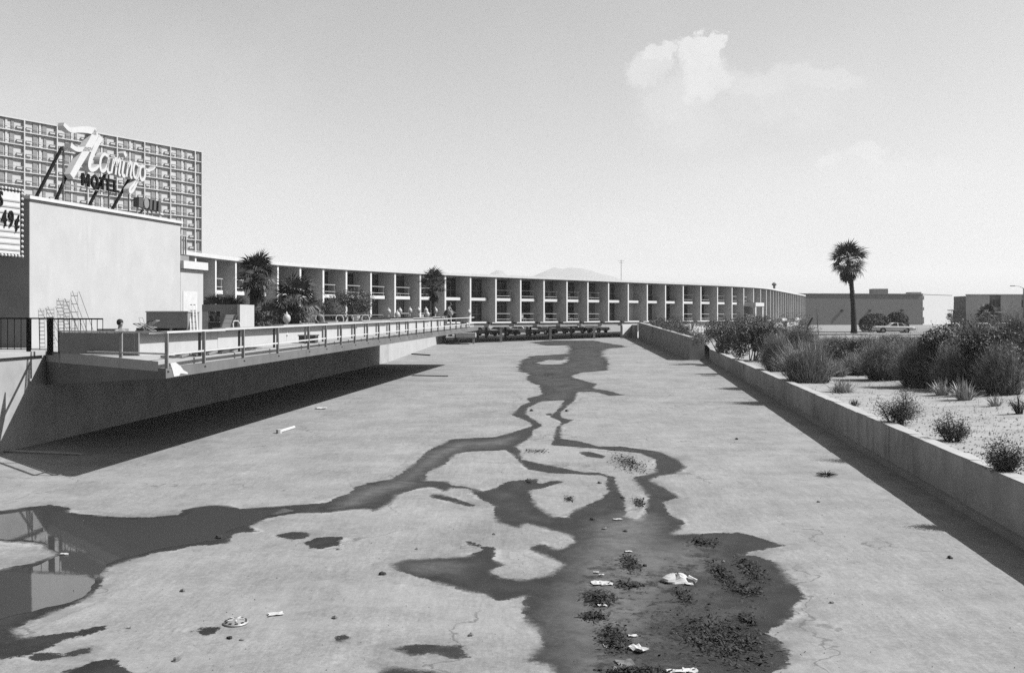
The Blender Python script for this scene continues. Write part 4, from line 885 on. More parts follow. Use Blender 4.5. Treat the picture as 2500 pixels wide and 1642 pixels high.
# ------------------------------------------------------------------ people (small, distant)
def skin_mesh(verts, edges, radii, sub=1, root=0):
    me = bpy.data.meshes.new('sk'); me.from_pydata(verts, edges, []); me.update(); ob = bpy.data.objects.new('sk', me); COL.objects.link(ob)
    md = ob.modifiers.new('s', 'SKIN'); md.use_smooth_shade = True; ss = ob.modifiers.new('ss', 'SUBSURF'); ss.levels = sub; ss.render_levels = sub
    for i, r in enumerate(radii): me.skin_vertices[0].data[i].radius = (r, r); me.skin_vertices[0].data[i].use_root = (i == root)
    bpy.context.view_layer.update()
    m2 = bpy.data.meshes.new_from_object(ob.evaluated_get(bpy.context.evaluated_depsgraph_get())); bpy.data.objects.remove(ob); return m2
def person(loc, rz, pose, label, shirt=None, shorts='cloth', low=0):
    t = empty('person', loc); tag(t, label, 'person')
    V, E, Rd = [], [], []
    def j(p, r, parent=None):
        V.append(p); Rd.append(r)
        if parent is not None: E.append((parent, len(V)-1))
        return len(V)-1
    lean = {'lean': .28, 'sit': .12}[pose]; h0 = .92 if pose == 'lean' else .48-low
    pel = j((0, 0, h0), .14); wst = j((0, -lean*.3, h0+.2), .125, pel); ch = j((0, -lean*.8, h0+.42), .15, wst); nk = j((0, -lean*1.05, h0+.56), .06, ch); hd0 = j((0, -lean*1.15, h0+.66), .085, nk); hd = j((0, -lean*1.25, h0+.76), .1, hd0); j((0, -lean*1.25, h0+.84), .07, hd)
    j((0, -lean*1.25-.11, h0+.73), .02, hd)
    for s in (-1, 1):
        hp = j((.1*s, 0, h0-.04), .095, pel)
        if pose == 'lean': kn = j((.11*s, -.03, .48), .065, hp); an_ = j((.11*s, .04, .08), .042, kn)
        else: kn = j((.13*s, -.42, h0+.02+low*.6), .07, hp); an_ = j((.13*s, -.4-low*.3, .08), .045, kn)
        j((.12*s, V[an_][1]-.16, .04), .035, an_)
        sh = j((.19*s, -lean*.95, h0+.48), .06, ch)
        el = j((.26*s, -lean*.95-.12, h0+.24), .045, sh); wr_ = j((.2*s, -lean*.95-.34, h0+.12), .032, el); pm_ = j((.19*s, -lean*.95-.41, h0+.1), .03, wr_)
        for q, (dx, ln) in enumerate(((-.03, .07), (-.01, .085), (.01, .08), (.03, .065))):
            k1 = j((V[pm_][0]+dx, V[pm_][1]-.04, V[pm_][2]), .009, pm_); j((V[pm_][0]+dx*1.2, V[pm_][1]-.04-ln*.6, V[pm_][2]-.03), .008, k1)
        j((V[pm_][0]-.045*s, V[pm_][1]-.02, V[pm_][2]-.02), .01, wr_)
    me = skin_mesh(V, E, Rd); Mx = Matrix.Translation(loc) @ Matrix.Rotation(rz, 4, 'Z'); me.transform(Mx)
    link('body', me, M['skin'], t, True)
    hp_ = Vector(V[hd]); hb_ = MB().lathe([(.02, -.11), (.1, -.08), (.125, 0), (.115, .07), (.07, .12), (.02, .135)], hp_+Vector((0, .03, .03)), 12)
    hm = hb_.mesh('hair'); hm.transform(Mx); link('hair', hm, M['hair'], t, True)
    for nm, m_, ids, ex in (('shorts', shorts, (pel, wst), 0), ('shirt', shirt, (wst, ch), 0)):
        if not m_: continue
        a, b = Vector(V[ids[0]]), Vector(V[ids[1]]); mb = MB(); mb.tube([a-(b-a)*.5, a, b, b+(b-a)*.35], [.19, .185, .175, .15], 10, False)
        m2 = mb.mesh(nm); m2.transform(Mx); link(nm, m2, M[m_], t, True)
p = P(1089, 0, 77); person((p.x, 77, td(77)+.02), R(70), 'lean', 'bare-chested dark-haired person leaning forward among the globe lamps')
p = P(777, 0, 60); person((p.x, 60, td(60)+.05), R(30), 'sit', 'person in dark clothes sitting beside the short white wall', 'cloth')
p = P(285, 0, 37.8); person((p.x, 37.9, td(38)+.02), R(60), 'sit', 'dark-haired person sitting low behind the dark screen panels', 'cloth_l', low=.3)
for (px, Y, lb_) in ((777, 60, 'low white stool under the person in dark clothes'),):
    x = P(px, 0, Y).x; st = MB().box(x-.2, x+.2, Y-.18, Y+.22, td(Y)+.3, td(Y)+.36).build('stool', M['offwhite']); tag(st, lb_, 'stool')
    for sx in (-.17, .14):
        for sy in (-.15, .17): MB().box(x+sx, x+sx+.03, Y+sy, Y+sy+.03, td(Y), td(Y)+.299).build('leg', M['offwhite'], st)

# ------------------------------------------------------------------ palms
def fan_mesh(name, rad, blades, spread, pet, m, droop=.25, seed=0):
    rn = random.Random(seed); mb = MB()
    mb.tube([(0, 0, 0), (pet*.5, 0, .03), (pet, 0, 0)], [.03, .022, .015], 4)
    for k in range(blades):
        a = R(spread)*((k+.5)/blades-.5)*2+rn.uniform(-.05, .05); L_ = rad*(1-.25*abs(a)/R(spread))*rn.uniform(.85, 1.08); w = .035*rad+.012
        d = Vector((math.cos(a), math.sin(a), 0)); n = Vector((-d.y, d.x, 0)); z1 = rn.uniform(-.03, .06)*rad; z2 = -droop*rad*rn.uniform(.5, 1.3)*.8
        p0 = Vector((pet, 0, 0)); p1 = p0+d*L_*.55+Vector((0, 0, z1)); p2 = p0+d*L_+Vector((0, 0, z2))
        mb.add([p0+n*.01, p0-n*.01, p1-n*w, p1+n*w, p2], [(0, 1, 2, 3), (3, 2, 4)])
    me = mb.mesh(name); me.materials.append(m); return me
def palm(loc, height, r0, r1, crown, nfr, label, lean=(0, 0), skirt=0, seed=1, young=False, zoff=0):
    t = empty('fan_palm', loc); tag(t, label, 'palm tree'); rn = random.Random(seed); L0 = Vector(loc)
    n = 14; pts = []; rad = []
    for k in range(n+1):
        f = k/n; pts.append(L0+Vector((lean[0]*f*f, lean[1]*f, height*f-.1*(k == 0)))); rad.append((r0+(r1-r0)*f)*(1+.1*rn.uniform(-1, 1))*(1.25 if k == 0 else 1))
    tk = MB().tube(pts, rad, 10).build('trunk', M['trunk'], t, True)
    rg = MB()
    for k in range(int(height/.35)):            # leaf-base stubs on the trunk
        f = (k+.5)/(height/.35); c = L0+Vector((lean[0]*f*f, lean[1]*f, height*f)); a = rn.uniform(0, 6.28); rr_ = (r0+(r1-r0)*f)
        for q in range(3): b = a+q*2.1; rg.bar(c+Vector((math.cos(b)*rr_*.8, math.sin(b)*rr_*.8, 0)), c+Vector((math.cos(b)*(rr_+.05), math.sin(b)*(rr_+.05), .12)), .07, .04)
    if height > 1: stuff(rg.build('leaf_base_stubs', M['trunk'], t))
    top_ = pts[-1]
    live = [fan_mesh('frond', crown*.55, 15, 95, crown*.45, m_, dr, sd_) for (m_, dr, sd_) in ((M['frond'], .25, 1), (M['frond'], .45, 2), (M['frond_lit'], .35, 3))]
    dead = fan_mesh('dead_frond', crown*.5, 11, 60, crown*.4, M['frond_dead'], .1, 4)
    for k in range(nfr):
        f = (k+.5)/nfr; el = R(82)-R(82+38)*f**.9+rn.uniform(-.12, .12); az = k*2.39996+rn.uniform(-.2, .2); s = rn.uniform(.85, 1.12)
        Mx = Matrix.Translation(top_+Vector((0, 0, .1*(1-f)-.3*f))) @ Matrix.Rotation(az, 4, 'Z') @ Matrix.Rotation(-el, 4, 'Y') @ Matrix.Rotation(rn.uniform(-.5, .5), 4, 'X') @ Matrix.Scale(s, 4)
        inst('frond', rn.choice(live), t, Mx)
    for k in range(skirt):
        el = -R(55)-R(28)*rn.random(); az = k*2.39996
        Mx = Matrix.Translation(top_-Vector((0, 0, .25+rn.random()*.5))) @ Matrix.Rotation(az, 4, 'Z') @ Matrix.Rotation(-el, 4, 'Y') @ Matrix.Rotation(rn.uniform(-.6, .6), 4, 'X') @ Matrix.Scale(rn.uniform(.75, 1.05), 4)
        inst('dead_frond', dead, t, Mx)
    return t
g = gz(47, 137)
b = P(2085, 812, 137); palm((b.x, 137, 2.55), 10.0, .42, .27, 3.1, 58, 'tall fan palm with shaggy skirt standing alone by the parking lot', (-.8, 0), 60, 3)
b = P(618, 0, 62); palm((b.x, 62, td(62)), P(0, 668, 62).z-td(62), .3, .22, 1.55, 34, 'medium fan palm rising in front of the left motel wing', (.2, 0), 14, 5)
b = P(716, 0, 56); palm((b.x, 56, td(56)), P(0, 735, 56).z-td(56), .38, .3, 1.75, 36, 'low bushy fan palm behind the large globe lamp', (0, 0), 12, 8)
b = P(1058, 0, 77.5); palm((b.x, 77.5, td(77.5)), P(0, 692, 77.5).z-td(77.5), .16, .12, 1.35, 26, 'slender small palm in front of the motel balconies', (0, 0), 8, 12)
for k, (px, py, Y, cr, lb_) in enumerate(((520, 736, 60, 1.3, 'stemless palm clump showing above the small hut'), (565, 742, 63, 1.5, 'stemless palm clump left of the medium fan palm'), (650, 760, 60, 1.4, 'stemless dark palm clump below the medium fan palm'), (600, 775, 57, 1.2, 'low dark palm clump right of the small hut'))):
    b = P(px, py, Y); palm((b.x, Y, td(Y)), max(.4, b.z-td(Y)-.6), .2, .2, cr, 26, lb_, (0, 0), 4, 20+k)
dt_ = P(2393, 0, 160); palm((dt_.x, 158, 2.5), 2.6, .35, .3, 2.1, 34, 'squat dark palm beside the two-storey flats at right', (0, 0), 26, 31)

# ------------------------------------------------------------------ shrubs and grasses
def shrub(loc, w, d, h, kind, label, n, seed, group=None, name='shrub', cat='shrub'):
    rn = random.Random(seed); t = empty(name, loc); tag(t, label, cat, group); L0 = Vector(loc)
    if kind in ('leafy', 'sparse', 'round'):
        stx = MB(); lf = MB(); fl = MB(); tips = []
        ns = 10 if kind == 'leafy' else 14 if kind == 'sparse' else 8
        for k in range(ns):
            a = rn.uniform(0, 6.28); q = math.sqrt(rn.random()); e_ = L0+Vector((math.cos(a)*q*w*.45, math.sin(a)*q*d*.45, h*rn.uniform(.55, .98)*(1-.45*q*q)))
            mid = L0.lerp(e_, .5)+Vector((rn.uniform(-.1, .1)*w, rn.uniform(-.1, .1)*d, h*.08)); b0_ = L0+Vector((math.cos(a)*w*.08, math.sin(a)*d*.08, -.05))
            stx.tube([b0_, mid, e_], [.022*h**.5+.006, .014*h**.5+.004, .004], 4, False); tips += [mid, e_]
        lumps = [(L0+Vector((rn.uniform(-.4, .4)*w, rn.uniform(-.4, .4)*d, h*rn.uniform(.2, .82))), rn.uniform(.1, .26)) for _ in range(12 if kind != 'round' else 14)]
        ls_ = .03+.016*min(h, 3) if kind != 'sparse' else .024; n = int(n*(2.6 if kind != 'round' else 1.6))
        if kind == 'round': ls_ = .12
        for k in range(n):
            if kind == 'sparse':
                tp_ = rn.choice(tips); c = L0.lerp(tp_, rn.uniform(.45, 1.08))+Vector((rn.gauss(0, .09*w), rn.gauss(0, .09*d), rn.gauss(0, .07*h)))
            elif kind == 'round':
                a = rn.uniform(0, 6.28); zf_ = rn.random(); q = math.sqrt(max(0, 1-(abs(zf_-.42)/.6)**2.4))*(.86+.16*rn.random()); lobes = 1+.07*math.sin(3*a+seed); c = L0+Vector((math.cos(a)*q*w*.5*lobes, math.sin(a)*q*d*.5*lobes, zf_*h))
            else:
                lc, lr = rn.choice(lumps); v = Vector((rn.gauss(0, 1), rn.gauss(0, 1), rn.gauss(0, 1))).normalized()*rn.random()**.4; c = lc+Vector((v.x*lr*w*1.1, v.y*lr*d*1.1, v.z*lr*h*1.25))
            if c.z < L0.z+.02: c.z = L0.z+.02+rn.random()*.1
            u = Vector((rn.gauss(0, 1), rn.gauss(0, 1), rn.gauss(.3, .8))).normalized(); s_ = u.cross(Vector((rn.gauss(0, 1), rn.gauss(0, 1), rn.gauss(0, 1)))).normalized(); z_ = rn.uniform(.6, 1.3)*ls_
            tgt = fl if (kind == 'leafy' and rn.random() < .018) else lf
            tgt.add([c-u*z_, c+s_*z_*.42, c+u*z_, c-s_*z_*.42], [(0, 1, 2, 3)])
        if kind == 'leafy':
            for k in range(26):
                a = rn.uniform(0, 6.28); q = rn.uniform(.2, 1); b0_ = L0+Vector((math.cos(a)*q*w*.3, math.sin(a)*q*d*.3, h*rn.uniform(.3, .6))); e_ = L0+Vector((math.cos(a)*q*w*.58+rn.gauss(0, .05)*w, math.sin(a)*q*d*.5, h*rn.uniform(.75, 1.22)*(1-.25*q*q)))
                stx.tube([b0_, b0_.lerp(e_, .55)+Vector((0, 0, .06*h)), e_], [.012, .009, .003], 3, False)
                for _ in range(9):
                    c = b0_.lerp(e_, rn.uniform(.55, 1.02)); u = Vector((rn.gauss(0, 1), rn.gauss(0, 1), rn.gauss(.5, .6))).normalized()*ls_; s_ = u.cross(Vector((rn.gauss(0, 1), rn.gauss(0, 1), rn.gauss(0, 1)))).normalized()*ls_*.4
                    lf.add([c, c+u*.6+s_, c+u*1.3, c+u*.6-s_], [(0, 1, 2, 3)])
        stuff(stx.build('stems', M['twig'], t)); stuff(lf.build('foliage', M['leaf'] if kind != 'sparse' else M['leaf_mid'], t))
        if fl.v: stuff(fl.build('flowers', M['flower'], t))
    else:                                       # grass / broom: arching blades from one foot
        mb = MB(); mb2 = MB(); n = int(n*(2.2 if kind != 'stalk' else 1.2))
        for k in range(n):
            a = rn.uniform(0, 6.28); q = rn.random()**.6; a0 = rn.uniform(0, 6.28); f0 = L0+Vector((math.cos(a0)*q*w*.25, math.sin(a0)*q*d*.25, -.03)) if kind != 'stalk' else L0+Vector((math.cos(a)*q*w*.15, math.sin(a)*q*d*.15, -.03)); ll = h*rn.uniform(.55, 1.1); ou = rn.uniform(.1, 1.0)
            tip = (f0*.6+L0*.4)+Vector((math.cos(a)*ou*w*.42-.05*w+rn.gauss(0, .09)*w, math.sin(a)*ou*d*.42+rn.gauss(0, .06)*d, ll*(1-.6*ou*ou)*rn.uniform(.6, 1.08))); mid = f0.lerp(tip, .55)+Vector((0, 0, ll*.10*(1-ou*.3)))
            wd = (.0045 if kind == 'broom' else .006 if kind == 'grass' else .012)*rn.uniform(.7, 1.4)*(1+h*.25); s_ = Vector((-math.sin(a+rn.uniform(-1, 1)), math.cos(a), 0))*wd
            (mb2 if rn.random() < .3 else mb).add([f0-s_, f0+s_, mid+s_*.9, mid-s_*.9, tip], [(0, 1, 2, 3), (3, 2, 4)])
            if kind == 'broom':
                for _ in range(4):
                    c = f0.lerp(mid, rn.uniform(.5, 1)) if rn.random() < .35 else mid.lerp(tip, rn.uniform(0, 1)); e_ = c+Vector((rn.gauss(0, .1)*w, rn.gauss(0, .1)*d, rn.uniform(.03, .16)*h)); mb.add([c-s_*.7, c+s_*.7, e_], [(0, 1, 2)])
        m1_, m2_ = {'grass': (M['straw'], M['broom']), 'broom': ((M['broom_l'], M['broom'], M['broom_d'])[seed % 3], M['leaf_mid'] if seed % 2 else M['straw']), 'stalk': (M['stem'], M['straw'])}[kind]
        stuff(mb.build('blades', m1_, t)); stuff(mb2.build('inner_blades', m2_, t))
    return t
def gp(px, py):                                 # point of the right bank under a pixel
    Y = 60.
    for _ in range(30):
        X = (px-1250)*Y/F; z = gz(X, Y); Y = .5*Y+.5*max(8, (EYE-z)*F/(py-HZ))
    X = (px-1250)*Y/F; return Vector((X, Y, gz(X, Y)))
def bush(px, py, wpx, hpx, kind, label, n, seed, dratio=.9, group=None, cat='shrub', name='shrub'):
    g_ = gp(px, py); s = g_.y/F; return shrub(g_-Vector((0, 0, .03)), wpx*s, wpx*s*dratio, hpx*s, kind, label, n, seed, group, name, cat)
G1 = 'desert shrubs on the sandy bank'
bush(1762, 862, 105, 78, 'leafy', 'dark oleander with pale flowers where the two channel walls meet', 3600, 1, 1.0, G1)
bush(1838, 880, 110, 92, 'leafy', 'wide dark shrub with scattered pale blossoms behind the low wall', 3600, 2, 1.0, G1)
bush(1800, 834, 140, 62, 'leafy', 'dark shrub showing above the flowering oleanders, below the motel porch', 2600, 3, 1.0, G1)
bush(1900, 905, 110, 95, 'broom', 'grey-green broom bush between the dark shrubs and the tall grass', 1500, 4, 1.0, G1)
bush(1975, 932, 190, 118, 'grass', 'tall fan of pale dry grass arching over the low wall', 1500, 5, .8, 'grass clumps on the bank', 'grass', 'grass_clump')
bush(2058, 958, 105, 42, 'stalk', 'low tuft of bleached stalks in front of the tall dry grass', 240, 6, .8, 'grass clumps on the bank', 'grass', 'grass_clump')
bush(2072, 902, 90, 78, 'leafy', 'compact nearly black shrub in the middle of the bank', 2600, 7, 1.0, G1)
bush(1955, 850, 170, 60, 'broom', 'broad feathery grey bush behind the tall dry grass', 1400, 8, 1.0, G1)
bush(2165, 925, 170, 110, 'broom', 'feathery broom sweeping left beside the black shrub', 1700, 9, .9, G1)
bush(2250, 945, 160, 130, 'broom', 'upright broom bush in front of the parked cars', 1700, 10, .9, G1)
bush(2330, 940, 180, 140, 'leafy', 'large dark shrub left of centre in the right-hand thicket', 3400, 11, 1.0, G1)
bush(2440, 950, 200, 158, 'leafy', 'largest dark shrub at the right edge of the frame', 4200, 12, 1.0, G1)
bush(2395, 930, 220, 160, 'broom', 'tall twiggy bush rising between the two large dark shrubs', 1900, 13, .9, G1)
bush(2490, 900, 190, 150, 'broom', 'twiggy bush at the extreme right behind the largest shrub', 1600, 14, .9, G1)
bush(2220, 868, 200, 60, 'broom', 'long low band of pale brush below the parked pale car', 1500, 15, .9, G1)
bush(2340, 862, 230, 70, 'broom', 'brush partly hiding the cars at right', 1500, 16, .9, G1)
bush(2100, 852, 120, 40, 'grass', 'short dry grass around the foot of the tall palm', 700, 17, .9, 'grass clumps on the bank', 'grass', 'grass_clump')
bush(2355, 978, 90, 68, 'stalk', 'spiky bundle of bare dead stems in front of the thicket', 170, 18, .8, 'dead stem clumps on the bank', 'dead plant', 'dead_stems')
bush(2300, 965, 80, 55, 'stalk', 'bare dead stems left of the spiky bundle', 120, 19, .8, 'dead stem clumps on the bank', 'dead plant', 'dead_stems')
bush(2432, 990, 70, 38, 'stalk', 'small splayed dead tuft on open sand', 70, 20, .8, 'dead stem clumps on the bank', 'dead plant', 'dead_stems')
bush(2190, 1036, 150, 95, 'sparse', 'dark creosote bush spilling over the wall top', 3200, 21, .7, G1)
bush(2325, 1078, 105, 86, 'sparse', 'thin upright creosote bush alone on the sand', 2000, 22, .8, G1)
bush(2460, 1158, 120, 110, 'sparse', 'nearest creosote bush at the right edge above the wall', 2600, 23, .8, G1)
bush(2085, 990, 36, 22, 'sparse', 'tiny seedling bush on the sand near the wall', 160, 24, .8, G1)
bush(2490, 1010, 60, 60, 'sparse', 'small bush cut by the right edge, on open sand', 400, 25, .8, G1)
for k, (px, py, w_, h_, kd, lb_) in enumerate(((2010, 884, 130, 60, 'broom', 'pale brush between the tall dry grass and the black shrub'), (2125, 880, 150, 70, 'broom', 'brush directly behind the black shrub'), (2045, 852, 150, 42, 'broom', 'low brush in front of the tall palm'), (2185, 846, 150, 36, 'grass', 'thin dry grass just below the parked pale car'), (2290, 892, 170, 90, 'broom', 'brush left of the large dark shrubs'), (2420, 880, 190, 100, 'leafy', 'dark shrub behind the twiggy bush'), (2488, 868, 120, 95, 'broom', 'far brush at the right edge below the flats'), (1925, 838, 120, 40, 'leafy', 'low dark shrub below the far motel wing'), (1880, 850, 90, 44, 'broom', 'small grey bush right of the flowering oleanders'), (2330, 846, 150, 40, 'grass', 'dry grass before the cars at right'), (2370, 905, 150, 110, 'broom', 'airy bush among the right-hand thicket'))): bush(px, py, w_, h_, kd, lb_, 1500, 70+k, .9, G1)
wm_ = MB(); wd_ = MB(); rw_ = random.Random(44)
for k in range(2600):                           # weeds, dead twigs and dry sprigs over the soil
    px = rw_.uniform(1760, 2560); py = 838+rw_.random()**1.5*230; Y = (EYE-1.75)*F/(py-HZ); X = (px-1250)*Y/F; s_ = X-wr(Y)
    if s_ < .5 or (s_ < 2.2 and rw_.random() < .8) or rw_.random() < (py-930)/190: continue
    z = gz(X, Y); hh = rw_.uniform(.05, .28); dn = rw_.random() < .35
    for q in range(6):
        a = rw_.uniform(0, 6.28); l = rw_.uniform(.05, .22); c = Vector((X+rw_.gauss(0, .08), Y+rw_.gauss(0, .08), z-.01)); t_ = c+Vector((math.cos(a)*l, math.sin(a)*l, hh*rw_.uniform(.3, 1)*(.15 if dn else 1))); n_ = Vector((-math.sin(a), math.cos(a), 0))*.008
        (wd_ if dn else wm_).add([c-n_, c+n_, t_], [(0, 1, 2)])
stuff(wm_.build('ground_weeds', M['straw']), 'thin dry weeds sprouting over the sandy bank', 'weeds'); stuff(wd_.build('twig_litter', M['twig']), 'dead twigs scattered over the sandy bank', 'twigs')
for k, (px, py, w_, h_, kd, lb_) in enumerate(((2100, 915, 110, 60, 'broom', 'scrub at the foot of the black shrub'), (2225, 912, 120, 90, 'leafy', 'dark scrub between the two broom bushes'), (2040, 918, 90, 46, 'grass', 'ragged grass right of the tall dry grass'), (2330, 952, 130, 125, 'broom', 'pale twiggy bush behind the bare dead stems'), (2450, 962, 150, 135, 'broom', 'wispy bush in front of the largest dark shrub'), (1985, 905, 120, 70, 'broom', 'dark brush behind the tall dry grass'), (2150, 868, 140, 55, 'leafy', 'low leafy scrub in the middle distance of the bank'))): bush(px, py, w_, h_, kd, lb_, 1300, 90+k, .9, G1)
# creeping shrubs behind the high wall
for k, (y, dz, lb_) in enumerate(((90, .9, 'dark creeper over the near end of the high wall'), (98, .9, 'dark creeper spilling over the high wall coping, second from its near end'), (107, .8, 'dark creeper in the middle of the high wall'), (117, .9, 'shrub behind the far half of the high wall'), (128, 1.0, 'dense shrub beside the motel underpass'))):
    x = wh(y)+1.3; shrub((x, y, ht(y)-1.0), 2.6, 9, 1.0+dz, 'leafy', lb_, 1900, 40+k, 'creepers behind the high wall')
shrub((22, 134, 3.0), 6, 5, 2.0, 'leafy', 'pale leafy shrub in front of the motel at the end of the high wall', 1800, 48)
shrub((26, 118, 2.4), 9, 7, 2.6, 'leafy', 'broad shrub between the high wall and the motel porch', 2600, 49)
shrub((34, 122, 2.4), 9, 7, 2.8, 'leafy', 'dark shrub below the motel porch', 2400, 50)
# oleander and hedge
b = P(835, 0, 92); shrub((b.x, 92, td(92)-.1), 6.4, 3.5, 3.1, 'leafy', 'rounded oleander bush in front of the motel, left of the lamps', 3600, 51)
b = P(672, 0, 66); shrub((b.x, 66, td(66)-.1), 4.2, 2.5, 1.7, 'leafy', 'dark planting behind the low fan palm', 2600, 52)
b = P(600, 0, 55); shrub((b.x, 55, td(55)-.1), 2.6, 2.0, 1.5, 'leafy', 'dark bush beside the end wall of the small hut', 1800, 53)
def hedge(px0, px1, Y, h, label, seed): x0, x1 = P(px0, 0, Y).x, P(px1, 0, Y).x; return shrub(((x0+x1)/2, Y, 2.5), x1-x0, 3.6, h, 'round', label, 4200, seed, None, 'clipped_bush', 'bush')
hedge(2100, 2178, 152, 2.75, 'left clipped bush of the pair behind the parked pale car', 61); hedge(2164, 2219, 152, 3.0, 'right clipped bush of the pair behind the parked pale car', 62)
b = P(2334, 0, 200); shrub((b.x, 200, 2.5), 4.5, 3, 4.6, 'leafy', 'small dark tree between the white block and the flats', 1800, 63, None, 'small_tree', 'tree')
sp_ = P(1999, 0, 118); sap = empty('bare_sapling', (sp_.x, 118, 2.4)); tag(sap, 'thin bare sapling in front of the grey windowless building', 'sapling')
MB().tube([(sp_.x, 118, 2.3), (sp_.x-.15, 118, 4.0), (sp_.x-.25, 118, 5.9)], [.05, .035, .01], 5).build('stem', M['twig'], sap)
for k in range(9): zz_ = 3.2+k*.28; sx = (-1)**k; MB().tube([(sp_.x-.15, 118, zz_), (sp_.x-.15+sx*.35, 118.1, zz_+.3)], [.015, .005], 4).build('branch', M['twig'], sap)
dl = MB().tube([(P(1965, 0, 120).x, 120, 2.4), (P(1972, 0, 120).x, 120, 3.7), (P(1984, 0, 120).x, 120, 4.75)], [.16, .13, .1], 7).build('leaning_stump', M['trunk']); tag(dl, 'dark leaning dead trunk near the far end of the motel', 'trunk'); MB().tube([(P(1972, 0, 120).x, 120, 3.7), (P(1966, 0, 120).x, 120, 4.2)], [.06, .03], 5).build('branch', M['trunk'], dl)
# ------------------------------------------------------------------ buildings on the right
bb = empty('block_building', (90, 262, 2.5)); tag(bb, 'long grey windowless building behind the tall palm', 'building')
X0, X1 = P(1948, 0, 258).x, P(2250, 0, 262).x
MB().prism([(X0, 258), (X1, 262), (X1, 290), (X0, 290)], 2.4, 10.55).build('wall', M['brick'], bb)
MB().prism([(X0-.1, 257.85), (X1+.1, 261.85), (X1+.1, 290.1), (X0-.1, 290.1)], 10.56, 10.75).build('coping', M['midgrey'], bb)
for px in (2054, 2125, 2204): x = P(px, 0, 260).x; MB().box(x-.25, x+.25, 259.0 if px < 2100 else 260.0, 261, P(0, 760, 260).z, P(0, 755, 260).z).build('wall_lamp', M['darkgrey'], bb)
for (px, w, h) in ((2150, 4, 1.4), (2236, 3, .5)): x = P(px, 0, 266).x; MB().box(x-w/2, x+w/2, 266, 269, 10.76, 10.76+h).build('roof_unit', M['lightgrey'], bb)
for py in (735, 757): x = P(2218, 0, 261.5).x; MB().box(x-1.6, x+1.6, 260.9, 261.8, P(0, py, 261).z-.3, P(0, py, 261).z+.3).build('stain_patch', M['midgrey'], bb) if False else None
wb2 = empty('white_block', (112, 255, 2.5)); tag(wb2, 'blank white sunlit block to the right of the grey windowless building', 'building')
a, b = Vector((P(2251, 0, 262).x+.3, 262.2)), Vector((P(2325, 0, 276).x, 276)); d = (b-a).normalized(); nn = Vector((d.y, -d.x))
MB().prism([a, b, b-nn*12, a-nn*12], 2.4, 10.6).build('wall', M['white'], wb2)
MB().prism([a+nn*.1, b+nn*.1+d*.1, b-nn*12, a-nn*12], 10.61, 10.78).build('coping', M['white'], wb2)
for z0, z1 in ((9.2, 10.2), (6.4, 7.2), (2.9, 4.6)): MB().prism([a+nn*.05+d*.1, a+nn*.05+d*.7, a+d*.7, a+d*.1], z0, z1).build('dark_vent', M['darkgrey'], wb2)
fl_ = empty('flats_building', (85, 172, 2.5)); tag(fl_, 'two-storey pale grey flats with dark windows at the right edge', 'building')
Yf = 172; fxx = lambda px: P(px, 0, Yf).x; fzz = lambda py: P(0, py, Yf).z
zt0 = fzz(720)
KR = 1+14/Yf
MB().prism([(fxx(2358), Yf), (fxx(2416), Yf), (fxx(2416)*KR, Yf+14), (fxx(2358)*KR+.3, Yf+14)], 2.4, zt0).build('wall', M['flats'], fl_)
MB().box(fxx(2416)+.01, fxx(2444), Yf+.5, Yf+14, fzz(763), zt0).build('wall', M['midgrey'], fl_)
MB().box(fxx(2444)+.01, fxx(2494), Yf, Yf+14, 2.4, zt0).build('wall', M['flats'], fl_)
MB().box(fxx(2494)+.02, fxx(2560), Yf+.6, Yf+14, 2.4, zt0-.01).build('wall', M['flats'], fl_)
MB().prism([(fxx(2356), Yf-.15), (fxx(2562), Yf-.15), (fxx(2562)*KR, Yf+14), (fxx(2356)*KR+.3, Yf+14)], zt0+.002, zt0+.15).build('roof', M['offwhite'], fl_)
for (u, v, m0_) in ((2416, 2444, Yf+.44), (2495, 2530, Yf+.52)):
    wdw = MB().box(fxx(u), fxx(v), m0_, m0_+.05, fzz(749), fzz(732)).build('window', M['glass'], fl_)
    for q in (.33, .66): x = fxx(u+(v-u)*q); MB().box(x-.04, x+.04, m0_-.03, m0_, fzz(749), fzz(732)).build('mullion', M['midgrey'], wdw)
MB().box(fxx(2395), fxx(2444), Yf-2.2, Yf+.1, fzz(763)-.02, fzz(760)).build('porch_slab', M['offwhite'], fl_)
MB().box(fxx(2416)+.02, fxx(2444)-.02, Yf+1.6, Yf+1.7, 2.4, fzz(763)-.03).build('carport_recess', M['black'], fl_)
wn = empty('low_wing', (P(2345, 0, 176).x, 176, 2.5)); tag(wn, 'low dark wing with pale slab edges left of the flats', 'building')
MB().prism([(P(2326, 0, 178).x, 178), (P(2357, 0, 178).x, 178), (P(2357, 0, 190).x, 190), (P(2327, 0, 190).x, 190)], 2.4, P(0, 757, 178).z).build('wall', M['motelwall'], wn)
for py in (756, 778): MB().box(P(2325, 0, 176).x, P(2356, 0, 176).x, 176, 178-.01, P(0, py, 177).z-.18, P(0, py, 177).z).build('slab_edge', M['white'], wn)
# street lamp at the right edge
sl_ = empty('street_lamp', (P(2499, 0, 150).x, 150, 2.5)); tag(sl_, 'tall street lamp with curved arm at the right edge', 'street lamp')
x = P(2499, 0, 150).x; zt1 = P(0, 703, 150).z
MB().tube([(x, 150, 2.4), (x, 150, zt1)], [.14, .08], 8).build('pole', M['steel'], sl_)
MB().tube([(x, 150, zt1-.05), (x-.6, 150, zt1+.25), (x-1.4, 150, zt1+.33)], [.05, .04, .035], 6).build('arm', M['steel'], sl_); MB().box(x-2.0, x-1.35, 149.87, 150.13, zt1+.27, zt1+.38).build('lamp_head', M['lightgrey'], sl_)
